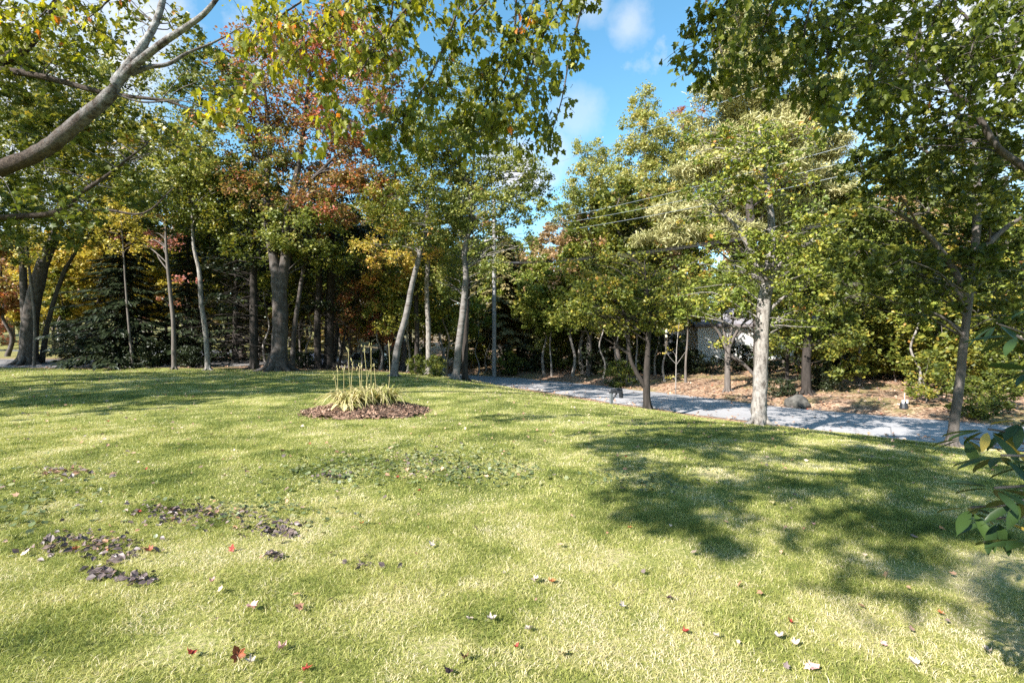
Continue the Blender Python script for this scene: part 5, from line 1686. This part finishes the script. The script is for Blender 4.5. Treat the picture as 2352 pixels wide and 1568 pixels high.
# ------------------------------------------------------------------ boxes and prisms for built things
def box(g, c, s, rz=0.0, tone=.5, mat=0, bevel=0.0):
    x, y, z = np.array(s) / 2
    if bevel <= 0:
        v = np.array([(-x, -y, -z), (x, -y, -z), (x, y, -z), (-x, y, -z), (-x, -y, z), (x, -y, z), (x, y, z), (-x, y, z)])
        f = [np.array([[0, 3, 2, 1], [4, 5, 6, 7], [0, 1, 5, 4], [1, 2, 6, 5], [2, 3, 7, 6], [3, 0, 4, 7]])]
    else:
        b = bevel
        ring = [(-x + b, -y), (x - b, -y), (x, -y + b), (x, y - b), (x - b, y), (-x + b, y), (-x, y - b), (-x, -y + b)]
        inn = [(px * (1 - b / x), py * (1 - b / y)) for px, py in ring]
        L = [(inn, -z), (ring, -z + b), (ring, z - b), (inn, z)]
        v = np.array([(p[0], p[1], zz) for R_, zz in L for p in R_])
        q = [[k * 8 + i, k * 8 + (i + 1) % 8, (k + 1) * 8 + (i + 1) % 8, (k + 1) * 8 + i] for k in range(3) for i in range(8)]
        f = [np.array(q), np.array([list(range(7, -1, -1)), list(range(24, 32))])]
    cs, sn = math.cos(rz), math.sin(rz)
    v = v @ np.array([[cs, sn, 0], [-sn, cs, 0], [0, 0, 1]]) + np.array(c)
    g.add(v, f, tone, mat)


def prism(g, poly, y0, y1, mat=0):
    """extrude a polygon given in x, z along y"""
    n = len(poly)
    v = [(x, y0, z) for x, z in poly] + [(x, y1, z) for x, z in poly]
    g.add(v, [np.array([[i, (i + 1) % n, n + (i + 1) % n, n + i] for i in range(n)])[:, ::-1], np.array([list(range(n)), list(range(2 * n - 1, n - 1, -1))])], .5, mat)


# ------------------------------------------------------------------ utility pole, cable and power lines
M['pole'] = bark_mat('weathered_pole', (.17, .16, .155), (.33, .32, .31), scale=(12, 12, 1.2), bump=.3)
M['wire'] = plain_mat('aluminium_wire', (.24, .27, .30), .45, .3, var=.05)
M['cable'] = plain_mat('black_cable', (.015, .014, .015), .6, var=.2)
pd = 35.0
pb = np.array([(1135 - 1176) / F * pd, pd, 0])
pb[2] = hz(pb[0], pb[1])
root = empty('utility_pole', pb, 'weathered grey utility pole on the leafy verge beyond the road', 'utility pole')
g = Geo()
tube(g, [pb - [0, 0, .2], pb + [0, 0, 4], pb + [0, 0, 8], pb + [0, 0, 13.2]], [.17, .155, .14, .11], 12, 3)
g.obj('shaft', M['pole'], root, pb, True)
g = Geo()
box(g, pb + [0, -.17, 9.9], (1.9, .1, .12), -.7, bevel=.012)
g.obj('crossarm', M['pole'], root, pb)
for k in (-.85, -.35, .35, .85):
    g = Geo()
    tube(g, [pb + [k * math.cos(.7), -.17 - k * math.sin(.7), 9.95], pb + [k * math.cos(.7), -.17 - k * math.sin(.7), 10.12]], [.045, .03], 8, 2)
    g.obj('insulator', M['wire'], root, pb, True)


def wire(name, label, a, b, sag, r, mat, cat='power line', group=None, n=40):
    a, b = np.array(a, float), np.array(b, float)
    t = np.linspace(0, 1, n + 1)[:, None]
    pts = a + (b - a) * t - np.array([0, 0, 1]) * 4 * sag * t * (1 - t)
    g = Geo()
    tube(g, pts, np.full(n + 1, r), 6, 1, smooth=False)
    o = g.obj(name, M[mat], None, a, True)
    tagged(o, label, cat, group)
    return pts, o


E2 = (24.0, 6.0)
wires = 'power lines strung above the road'
wire('power_line', 'highest thin wire crossing the tops of the poplars and the white pine', P(1135, 418, pd), (*E2, 14.0), .9, .009, 'wire', group=wires)
wire('power_line', 'upper wire of the three close together across the white pine', P(1135, 527, pd) + [0, -.2, 0], (*E2, 10.4), 1.0, .009, 'wire', group=wires)
wire('power_line', 'middle wire of the three close together across the white pine', P(1140, 533, pd) + [.4, -.5, -.05], (E2[0] - .5, E2[1] - .4, 9.35), 1.0, .009, 'wire', group=wires)
wire('power_line', 'lowest wire of the three close together across the white pine', P(1130, 550, pd) + [0, -.2, 0], (E2[0] - .3, E2[1], 8.8), .95, .009, 'wire', group=wires)
ca, cb = P(1133, 606, pd) + np.array([0, -.2, 0]), np.array([E2[0], E2[1], 7.6])
cable_pts = None
root = empty('cable_bundle', ca, 'thick black cable bundle with splice boxes sagging from the utility pole', 'cable')
t = np.linspace(0, 1, 41)[:, None]
cp = ca + (cb - ca) * t - np.array([0, 0, 1]) * 4 * 1.25 * t * (1 - t)
for k, (rad_, off) in enumerate([(.024, 0.0), (.013, .08), (.010, -.05)]):
    g = Geo()
    tube(g, cp + np.array([0, 0, off]), np.full(41, rad_), 6, 1, smooth=False)
    g.obj('strand', M['cable'], root, ca, True)
for s0, s1, r_ in [(.006, .022, .09), (.048, .075, .085)]:
    a_ = ca + (cb - ca) * s0 - np.array([0, 0, 1]) * 4 * 1.25 * s0 * (1 - s0)
    b_ = ca + (cb - ca) * s1 - np.array([0, 0, 1]) * 4 * 1.25 * s1 * (1 - s1)
    g = Geo()
    tube(g, [a_, a_ + (b_ - a_) * .12, a_ + (b_ - a_) * .88, b_], [.04, r_, r_, .04], 10, 2, smooth=False)
    g.obj('splice_box', M['cable'], root, ca, True)

# ------------------------------------------------------------------ roadside mailbox stand, seen over the crest of the lawn
M['painted_wood'] = plain_mat('dark_painted_wood', (.012, .014, .018), .6, var=.35, scale=14)
M['post_wood'] = plain_mat('grey_post_wood', (.10, .11, .12), .8, var=.3, scale=16)
mp = np.array([(1404 - 1176) / F * 17.6, 17.6, 0])
mp[2] = hz(mp[0], mp[1])
root = empty('mailbox', mp, 'dark mailbox on a braced wooden post at the near edge of the road', 'mailbox')
top_z = EYE - (902 - 784) / F * 17.6
g = Geo()
box(g, (mp[0], mp[1], (mp[2] - .1 + top_z) / 2), (.10, .10, top_z - mp[2] + .1), .3, bevel=.008)
g.obj('post', M['post_wood'], root, mp)
g = Geo()
box(g, (mp[0] + .17, mp[1], top_z + .02), (.50, .11, .045), 0, bevel=.006)
g.obj('arm', M['painted_wood'], root, mp)
g = Geo()
tube(g, [(mp[0] + .03, mp[1], top_z - .28), (mp[0] + .2, mp[1], top_z - .01)], [.03, .03], 4, 1, smooth=False)
g.obj('brace', M['painted_wood'], root, mp)
g = Geo()
prof = [(-.07, 0), (.07, 0), (.07, .09)] + [(.07 * math.cos(a), .09 + .07 * math.sin(a)) for a in np.linspace(.3, math.pi - .3, 6)] + [(-.07, .09)]
pr_ = Geo()
prism(pr_, prof, -.2, .2)
v = pr_.v[0]
v2 = np.column_stack([v[:, 1] + mp[0] + .20, v[:, 0] + mp[1], v[:, 2] + top_z + .045 - .055])
g.add(v2, pr_.f)
g.obj('box', M['painted_wood'], root, mp)
g = Geo()
box(g, (mp[0] + .36, mp[1], top_z - .1), (.13, .12, .17), 0, bevel=.01)
g.obj('newspaper_tube', M['painted_wood'], root, mp)

# ------------------------------------------------------------------ white house behind the trees
M['siding'] = plain_mat('white_siding', (.78, .77, .74), .6, var=.04)
M['shingle'] = plain_mat('grey_shingles', (.23, .22, .24), .9, var=.25, scale=20)
M['fascia'] = plain_mat('grey_fascia', (.16, .14, .14), .7, var=.1)
M['glass'] = plain_mat('window_glass', (.03, .035, .04), .12, spec=.8, var=.1)
M['trim'] = plain_mat('window_trim', (.75, .75, .73), .5, var=.03)
hx, hy = 14.6, 38.0
hw, hd_ = 11.0, 7.5
h0 = hz(hx + 4, hy)
eave = EYE + (784 - 750) / F * hy
root = empty('house', (hx + hw / 2, hy, h0), 'single storey white house with a grey roof half hidden behind the trees across the road', 'house')
ho = np.array([hx + hw / 2, hy, h0])
g = Geo()
box(g, (hx + hw / 2, hy + hd_ / 2, (h0 - .4 + eave) / 2), (hw, hd_, eave - h0 + .4))
for k in range(int((eave - h0) / .16)):
    box(g, (hx + hw / 2, hy - .006, h0 + .16 * k + .15), (hw, .016, .02))
g.obj('wall', M['siding'], root, ho)
g = Geo()
rid = eave + 1.5
prism(g, [(-.45, 0), (hd_ / 2, rid - eave), (hd_ + .45, 0), (hd_ + .45, .16), (hd_ / 2, rid - eave + .17), (-.45, .16)], hx - .4, hx + hw + .4)
v = g.v[0]
g.v[0] = np.column_stack([v[:, 1], v[:, 0] + hy, v[:, 2] + eave + .03]).astype(np.float32)
g.obj('roof', M['shingle'], root, ho)
g = Geo()
box(g, (hx + hw / 2, hy - .47, eave + .09), (hw + .8, .035, .22))
g.obj('fascia', M['fascia'], root, ho)
for wx, ww_ in [(hx + 2.3, 1.3), (hx + 5.2, 1.6), (hx + 8.6, 1.3)]:
    g = Geo()
    zc = h0 + (eave - h0) * .56
    hh_ = (eave - h0) * .42
    box(g, (wx, hy - .03, zc + hh_ / 2 + .04), (ww_ + .16, .05, .08))
    box(g, (wx, hy - .03, zc - hh_ / 2 - .04), (ww_ + .16, .05, .08))
    box(g, (wx - ww_ / 2 - .04, hy - .03, zc), (.08, .05, hh_))
    box(g, (wx + ww_ / 2 + .04, hy - .03, zc), (.08, .05, hh_))
    box(g, (wx, hy - .03, zc), (.05, .05, hh_))
    fr = g.obj('window', M['trim'], root, ho)
    g = Geo()
    for sgn in (-1, 1):
        box(g, (wx + sgn * (ww_ / 4 + .006), hy - .016, zc), (ww_ / 2 - .045, .01, hh_))
    pn = g.obj('pane', M['glass'], fr, ho)

# ------------------------------------------------------------------ cars on the road behind the trees
M['silver'] = plain_mat('silver_paint', (.42, .44, .48), .28, .5, spec=.6, var=.03)
M['blue_paint'] = plain_mat('blue_grey_paint', (.20, .24, .36), .28, .4, spec=.6, var=.03)
M['teal_paint'] = plain_mat('pale_teal_paint', (.35, .55, .58), .3, .2, spec=.6, var=.03)
M['tyre'] = plain_mat('tyre_rubber', (.02, .02, .021), .85)
M['rim'] = plain_mat('wheel_rim', (.45, .46, .47), .35, .8)
M['lamp'] = plain_mat('headlamp_glass', (.7, .72, .75), .15, spec=.8)
M['black_trim'] = plain_mat('black_trim', (.025, .025, .028), .5)


def car(label, px, d, paint, yaw=0.0, L=4.5, suv=True, group='parked cars'):
    x = (px - 1176) / F * d
    z = hz(x, d) + .05
    root = empty('parked_car', (x, d, z), label, 'car', group)
    root.rotation_euler = (0, 0, yaw)
    hL, W_, H_ = L / 2, 1.78, 1.62 if suv else 1.42
    low = [(-hL, .34), (-hL + .03, .62), (-hL + .16, .80), (-hL + 1.05, .98), (hL - .15, 1.0), (hL, .82), (hL, .36), (hL - .2, .27), (-hL + .2, .25)]
    cab = [(-hL + 1.0, .96), (-hL + 1.72, H_ - .06), (-hL + 2.15, H_), (hL - .75, H_ - .02), (hL - .40, H_ - .14), (hL - .12, .98)]
    g = Geo()

    def loft(poly, w0, w1, zc):
        n = len(poly)
        rings = []
        for s_, k in ((-1, 0), (-1, 1), (1, 1), (1, 0)):
            pts = []
            for (a, b) in poly:
                f = np.clip((b - zc) / max(1e-3, max(q[1] for q in poly) - zc), 0, 1)
                w = (w0 + (w1 - w0) * f) / 2
                inset = .05 if k == 0 else 0
                cx_, cz_ = np.mean([q[0] for q in poly]), np.mean([q[1] for q in poly])
                sc_ = 1 if k else .94
                pts.append((cx_ + (a - cx_) * (sc_ if k == 0 else 1), s_ * (w if k == 0 else w - .06), cz_ + (b - cz_) * (sc_ if k == 0 else 1)))
            rings.append(pts)
        order = [rings[0], rings[1], rings[2], rings[3]]
        v = np.array([p for r_ in order for p in r_])
        f = np.array([[k * n + i, k * n + (i + 1) % n, (k + 1) * n + (i + 1) % n, (k + 1) * n + i] for k in range(3) for i in range(n)])
        g.add(v, [f, np.array([list(range(n - 1, -1, -1)), list(range(3 * n, 4 * n))])])

    loft(low, W_, W_, .3)
    loft(cab, W_ - .06, W_ - .42, .96)
    g.obj('body', M[paint], root, smooth=False)
    # glass: side panes, windscreen, rear pane, standing 4 mm proud of the cabin
    for s_ in (-1, 1):
        g = Geo()
        for (xa, xb, ta, tb_) in [(-hL + 1.35, -hL + 2.25, -hL + 1.85, -hL + 2.25), (-hL + 2.33, -hL + 3.2, -hL + 2.33, -hL + 3.2), (-hL + 3.28, hL - .32, -hL + 3.28, hL - .62)]:
            zb, zt = 1.02, H_ - .13
            yb = (W_ - .06 + (-.36) * (zb - .96) / (H_ - .96)) / 2 + .008
            yt = (W_ - .06 + (-.36) * (zt - .96) / (H_ - .96)) / 2 + .008
            q = np.array([(xa, s_ * yb, zb), (xb, s_ * yb, zb), (tb_, s_ * yt, zt), (ta, s_ * yt, zt)])
            q2 = q - np.array([0, s_ * .02, 0])
            g.add(np.vstack([q, q2]), np.array([[0, 1, 2, 3], [7, 6, 5, 4], [0, 4, 5, 1], [1, 5, 6, 2], [2, 6, 7, 3], [3, 7, 4, 0]]))
        g.obj('side_window', M['glass'], root)
    g = Geo()
    a, b = np.array([-hL + 1.06, 0, 1.02]), np.array([-hL + 1.68, 0, H_ - .13])
    nn = unit(np.array([-(b - a)[2], 0, (b - a)[0]])) * .012
    q = np.array([a + [0, -.78, 0], a + [0, .78, 0], b + [0, .62, 0], b + [0, -.62, 0]])
    g.add(np.vstack([q + nn, q - nn]), np.array([[0, 1, 2, 3], [7, 6, 5, 4], [0, 4, 5, 1], [1, 5, 6, 2], [2, 6, 7, 3], [3, 7, 4, 0]]))
    g.obj('windscreen', M['glass'], root)
    for wx in (-hL + .85, hL - .85):
        for s_ in (-1, 1):
            g = Geo()
            yy = s_ * (W_ / 2 - .02)
            tube(g, [(wx, yy - s_ * .2, .34), (wx, yy - s_ * .19, .34), (wx, yy + s_ * .03, .34), (wx, yy + s_ * .04, .34)], [.28, .34, .34, .26], 20, 1, smooth=False)
            w_ = g.obj('wheel', M['tyre'], root, smooth=True)
            g = Geo()
            tube(g, [(wx, yy + s_ * .035, .34), (wx, yy + s_ * .055, .34)], [.22, .16], 14, 1, smooth=False)
            g.obj('rim', M['rim'], w_)
    for s_ in (-1, 1):
        g = Geo()
        box(g, (-hL + .08, s_ * .66, .72), (.16, .32, .13), bevel=.02)
        g.obj('headlight', M['lamp'], root)
        g = Geo()
        box(g, (-hL + 1.5, s_ * (W_ / 2 + .06), 1.04), (.12, .18, .13), bevel=.02)
        g.obj('mirror', M[paint], root)
    g = Geo()
    box(g, (-hL + .0, 0, .45), (.08, 1.3, .22), bevel=.02)
    g.obj('grille', M['black_trim'], root)
    return root


car('silver car with dark windows parked beyond the flower bed', 832, 40.5, 'silver', .12)
car('blue grey car mostly hidden behind the pair of dark pines', 722, 42.5, 'blue_paint', .15, 4.3, False)
car('pale teal car far behind the leaning tree on the right', 2140, 40, 'teal_paint', -.5, 4.3, False)

# ------------------------------------------------------------------ boulder and yard stake on the far bank
M['rock'] = plain_mat('grey_granite', (.07, .065, .056), .9, var=.5, scale=7, bump=1.0)
c = np.array([(1832 - 1176) / F * 18.6, 18.6, 0])
c[2] = hz(c[0], c[1])
g = Geo()
th, ph = np.meshgrid(np.linspace(0, math.pi, 18), np.linspace(0, 2 * math.pi, 28, endpoint=False), indexing='ij')
dx, dy, dz = np.sin(th) * np.cos(ph), np.sin(th) * np.sin(ph), np.cos(th)
rad_ = 1 + .35 * (vnoise(dx * 2 + dz, dy * 2 + dz * .7, 1.1) - .5) + .15 * (vnoise(dx * 2 - dz, dy * 2 + dz, 3) - .5)
v = np.dstack([c[0] + .42 * rad_ * dx, c[1] + .36 * rad_ * dy, c[2] + .12 + .36 * rad_ * dz]).reshape(-1, 3)
i = np.arange(18 * 28).reshape(18, 28)
g.add(v, np.stack([i[:-1], i[1:], np.roll(i[1:], -1, 1), np.roll(i[:-1], -1, 1)], -1).reshape(-1, 4))
tagged(g.obj('boulder', M['rock'], None, c, True), 'rough grey boulder on the leafy bank beside the thick dark trunk', 'boulder')

M['stake'] = plain_mat('pale_stake', (.55, .48, .36), .8, var=.15)
M['black_plastic'] = plain_mat('black_plastic', (.018, .02, .022), .45)
M['white_plastic'] = plain_mat('white_plastic', (.72, .70, .74), .5)
yd = 17.2
c = np.array([(2076 - 1176) / F * yd, yd, 0])
c[2] = hz(c[0], c[1])
root = empty('yard_stake', c, 'pale stake rising from a small black base with white flaps on the far bank', 'marker')
g = Geo()
tube(g, [c + [.02, 0, .1], c + [.025, 0, .55]], [.016, .014], 6, 1, smooth=False)
g.obj('stake', M['stake'], root, c)
g = Geo()
tube(g, [c + [0, 0, -.03], c + [0, 0, .02], c + [0, 0, .16], c + [0, 0, .24]], [.13, .135, .11, .07], 12, 1, smooth=False)
g.obj('base', M['black_plastic'], root, c)
for s_ in (-1, 1):
    g = Geo()
    box(g, c + [s_ * .075, -.06, .25], (.07, .03, .12), s_ * .3, bevel=.008)
    g.obj('flap', M['white_plastic'], root, c)

# ------------------------------------------------------------------ rhododendron reaching in at the right edge, close to the viewpoint
rb = np.array([2.55, 1.75, 0])
rb[2] = hz(rb[0], rb[1])
root = empty('rhododendron_shrub', rb, 'glossy rhododendron with long drooping leaves reaching in at the right edge', 'shrub')
gt, gl = Geo(), Geo()
RL = tmpl([(0, 0, 0), (.075, .16, .03), (.125, .42, .04), (.115, .66, .03), (.06, .88, .0), (0, 1, -.06), (-.06, .88, .0), (-.115, .66, .03), (-.125, .42, .04), (-.075, .16, .03), (0, .25, 0), (0, .5, .0), (0, .75, -.01)],
          [np.array([[10, 0, 1], [0, 10, 9]]), np.array([[10, 1, 2, 11], [11, 2, 3, 12], [9, 10, 11, 8], [8, 11, 12, 7], [12, 3, 4, 5], [7, 12, 5, 6]])])
whorls = [(2335, 770, 1.75, 8, .3, .55), (2290, 742, 1.9, 6, .35, .55), (2380, 850, 1.6, 8, .3, .6), (2270, 985, 1.62, 8, .5, .62), (2345, 965, 1.6, 8, .4, .6), (2215, 1005, 1.75, 5, .5, .45), (2300, 1045, 1.5, 8, .3, .4),
          (2285, 1120, 1.45, 8, .2, .35), (2345, 1150, 1.4, 8, .3, .4), (2230, 1165, 1.55, 5, .45, .5), (2290, 1190, 1.5, 7, .3, .45), (2370, 1240, 1.35, 7, .35, .4), (2400, 1060, 1.5, 8, .3, .5), (2400, 700, 1.8, 7, .3, .5), (2440, 950, 1.5, 8, .3, .5), (2450, 1150, 1.4, 8, .3, .5)]
mains = []
for (ax, ay, az) in [(2.35, 1.62, 1.05), (2.7, 1.5, 1.5), (2.95, 2.0, 1.6), (2.5, 2.0, 1.35), (3.1, 1.5, 1.1), (2.45, 1.45, .7)]:
    e = np.array([ax, ay, az])
    q_ = [rb + rng.normal(0, .05, 3) * np.array([1, 1, 0]), rb + (e - rb) * .5 + rng.normal(0, .07, 3), e]
    tube(gt, q_, [.014, .011, .007], 6, 5, .04)
    mains.append(smooth_path(q_, np.ones(3), 8)[0])
mains = np.vstack(mains)
tips = [(P(a, b, d_), k, t_, dr_) for (a, b, d_, k, t_, dr_) in whorls]
for _ in range(200):
    u_ = unit(rng.standard_normal(3)) * rng.uniform(.75, 1.0)
    c = rb + np.array([.35 + .72 * u_[0], .1 + .72 * u_[1], 1.0 + .78 * u_[2]])
    if c[0] > 1.13 * c[1] + .12 and c[2] > .25:
        tips.append((c, 8, .4, .45))
for (c, k, tn_, droop) in tips:
    px, py = 1176 + c[0] / c[1] * F, 784 - (c[2] - EYE) / c[1] * F
    px, py = round(px), round(py)
    a_ = mains[np.argmin(np.linalg.norm(mains - c, axis=1) + .5 * np.maximum(0, mains[:, 2] - c[2] + .1))]
    tube(gt, [a_, (a_ + c) / 2 + [0, 0, .04], c], [.008, .006, .004], 5, 4)
    a0 = rng.uniform(0, 6.28)
    for j in range(k):
        a = a0 + j * 6.283 / k + rng.normal(0, .2)
        dr = droop + rng.normal(0, .3)
        tip = np.array([math.cos(a), math.sin(a), -dr])
        nor = np.array([math.cos(a) * dr, math.sin(a) * dr, 1.0]) + rng.normal(0, .2, 3)
        s_ = rng.uniform(.09, .135)
        tn2 = np.clip(tn_ + rng.normal(0, .15), 0, .84)
        if (px, j) in ((2270, 1), (2270, 4), (2290, 3), (2345, 2)) and py in (985, 1190, 965):
            tn2 = .95
        leaves(gl, (c + unit(tip) * (.02 + .4 * s_))[None], tip[None], nor[None], s_, tn2, RL)
gt.obj('stems', M['bark_grey'], root, rb, True)
gl.obj('leaves', M['rhodo'], root, rb, True)

# ------------------------------------------------------------------ single fallen leaves one can point to
COLS = {'red': (.34, .05, .035), 'orange': (.48, .17, .06), 'pink': (.62, .36, .33), 'pale': (.52, .42, .33), 'white': (.48, .41, .35), 'brown': (.22, .11, .07), 'dark': (.08, .045, .05), 'yellow': (.50, .42, .20), 'rust': (.30, .09, .04)}
for k_, c_ in COLS.items():
    M['fallen_' + k_] = leaf_mat('fallen_leaf_' + k_, [(0, tuple(v * .7 for v in c_)), (1, c_)], trans=.12, tfac=(1, 1, 1), rough=.6)


def fallen_mesh(kind, curl, seed):
    r = np.random.default_rng(seed)
    g = Geo()
    ring = np.array(_o)
    V = [(0, .32)] + [tuple(p) for p in ring] + [tuple(np.array([0, .32]) + (p - np.array([0, .32])) * .5) for p in ring]
    V = np.array(V)
    n = len(ring)
    f = np.array([[1 + n + i, 1 + i, 1 + (i + 1) % n, 1 + n + (i + 1) % n] for i in range(n)])
    f3 = np.array([[0, 1 + n + i, 1 + n + (i + 1) % n] for i in range(n)])
    z = curl * (V[:, 0] ** 2 * 2.6 + .9 * (V[:, 1] - .4) ** 2) + .09 * r.standard_normal(len(V))
    v = np.column_stack([V[:, 0], V[:, 1] - .4, z])
    g.add(v, [f, f3], np.clip(.5 + .4 * r.standard_normal(len(V)), 0, 1))
    tube(g, [(0, -.4, z[1]), (.03, -.62, .05), (.05, -.8, .03)], [.012, .01, .008], 4, 2)
    return g.mesh('fallen_leaf', M['fallen_' + kind], smooth=True)


FL = [
    (248, 970, 'red', .09, 'red leaf on the sunny grass left of the mulch bed'), (337, 1082, 'red', .08, 'small red leaf standing in the grass below the left end of the shadow'),
    (711, 1023, 'red', .08, 'small red leaf just below the mulch bed'), (494, 1048, 'red', .06, 'tiny orange red leaf left of the weed patch'),
    (963, 1133, 'red', .08, 'red leaf below the weed patch in the lawn centre'), (912, 1102, 'red', .07, 'red leaf lying in the weed patch'),
    (320, 1184, 'red', .07, 'red leaf above the dark wilted heap on the left'), (342, 1277, 'rust', .10, 'rust red leaf right of the dark wilted heap'),
    (175, 1270, 'rust', .09, 'rust leaf lying in the dark wilted heap'), (533, 1268, 'red', .10, 'dark red leaf standing alone below the long wilted streak'),
    (438, 1520, 'red', .10, 'bright red leaf at the near left, beside the larger rust leaf'), (545, 1522, 'rust', .14, 'large upright rust leaf near the bottom of the lawn'),
    (705, 1553, 'red', .09, 'red leaf at the bottom edge with a white tip'), (1187, 1502, 'red', .06, 'small red leaf near the bottom centre'),
    (1816, 1446, 'red', .07, 'bright red leaf in the dry grass below the right shade'), (2030, 1490, 'pink', .07, 'pink and red leaf at the lower right of the lawn'),
    (580, 1408, 'pink', .13, 'big pale pink leaf in the near left lawn'), (488, 1343, 'pink', .08, 'pink leaf with a dark red spot near the wilted heap'),
    (688, 1407, 'brown', .11, 'brown curled leaf right of the big pale pink leaf'), (365, 1217, 'white', .08, 'whitish leaf above the dark wilted heap'),
    (232, 1162, 'white', .07, 'whitish leaf among green weeds on the left'), (225, 1310, 'white', .08, 'whitish leaf below the dark wilted heap'),
    (573, 1530, 'white', .09, 'whitish leaf right of the large rust leaf'), (648, 1502, 'pink', .10, 'narrow pinkish leaf above the large rust leaf'),
    (1078, 1432, 'pale', .09, 'pale leaf in the near centre, left one of a close pair'), (1130, 1440, 'white', .10, 'folded whitish leaf, right one of a close pair'),
    (1427, 1407, 'white', .08, 'rounded whitish leaf in the near centre right'), (1290, 1522, 'yellow', .11, 'yellowish tan leaf with a green rim near the bottom centre'),
    (1215, 1467, 'pale', .09, 'tan leaf in the near centre grass'), (1068, 1532, 'brown', .09, 'pinkish brown leaf near the bottom centre'),
    (1030, 1560, 'dark', .10, 'dark purple leaf at the bottom edge'), (1792, 1480, 'white', .11, 'larger whitish leaf of the pair below the red leaf'),
    (1830, 1490, 'pale', .08, 'smaller pale leaf of the pair below the red leaf'), (1867, 1557, 'pink', .12, 'pale pink leaf at the bottom edge right of centre'),
    (1540, 1217, 'white', .06, 'small white leaf at the rim of the right shade'), (1230, 1343, 'pale', .10, 'pale greyish leaf left of an orange leaf'),
    (1268, 1346, 'orange', .10, 'orange leaf in the middle of the near lawn'), (1157, 1325, 'white', .06, 'small white leaf in the middle of the near lawn'),
    (1870, 1215, 'pink', .06, 'small pink leaf inside the right shade'), (1538, 1387, 'dark', .08, 'dark purple leaf in the near right lawn'),
    (830, 1210, 'orange', .08, 'salmon leaf in the middle left lawn'), (815, 1190, 'white', .07, 'white sliver of a leaf above the salmon leaf'),
    (1775, 1163, 'yellow', .10, 'yellow leaf inside the right shade'), (990, 1262, 'white', .10, 'narrow white leaf in the lawn centre'),
    (2268, 1515, 'pale', .08, 'pale leaf in the lower right corner of the lawn'), (2162, 1420, 'orange', .07, 'orange and white leaf in the right dry grass'),
    (1575, 1470, 'red', .07, 'red leaf in the near right grass beside a pale one'), (1647, 1482, 'pale', .08, 'pale leaf right of a small red leaf'),
    (1448, 1218, 'orange', .08, 'orange brown leaf left of the right shade'), (1330, 978, 'white', .09, 'white leaf on the sunny lawn right of the mulch bed'),
    (2098, 1532, 'white', .08, 'white upright leaf near the bottom right'), (711, 1252, 'white', .06, 'small white leaf right of the long wilted streak'),
    (1437, 1053, 'red', .08, 'red leaf at the left tip of the right shade'), (1695, 1490, 'pale', .05, 'tiny pale leaf between two groups in the near right lawn'),
    (570, 985, 'brown', .09, 'brown leaf on the grass left of the mulch bed'), (560, 945, 'brown', .09, 'brown leaf in the far shade left of the mulch bed'),
    (958, 873, 'orange', .12, 'orange leaf in the far shade right of the tall stalks'), (104, 858, 'orange', .12, 'orange leaf near the driveway edge'),
]
cache = {}
for k_, (px, py, kind, s_, label) in enumerate(FL):
    q = ground_at(px, py)
    key = (kind, k_ % 3)
    if key not in cache:
        cache[key] = fallen_mesh(kind, [.35, .7, 1.0][k_ % 3], 50 + k_)
    o = bpy.data.objects.new('fallen_leaf', cache[key])
    COL.objects.link(o)
    sc = s_ * .52
    o.location = (q[0], q[1], q[2] + .022 + .1 * sc)
    o.scale = (sc, sc, sc)
    tilt = .9 if ('upright' in label or 'standing' in label) else .35
    o.rotation_euler = (rng.normal(0, .25) + (.7 if tilt > .5 else .12), rng.normal(0, .25), rng.uniform(0, 6.28) if tilt < .5 else rng.normal(0, .4))
    tagged(o, label, 'fallen leaf', 'single leaves fallen on the lawn')
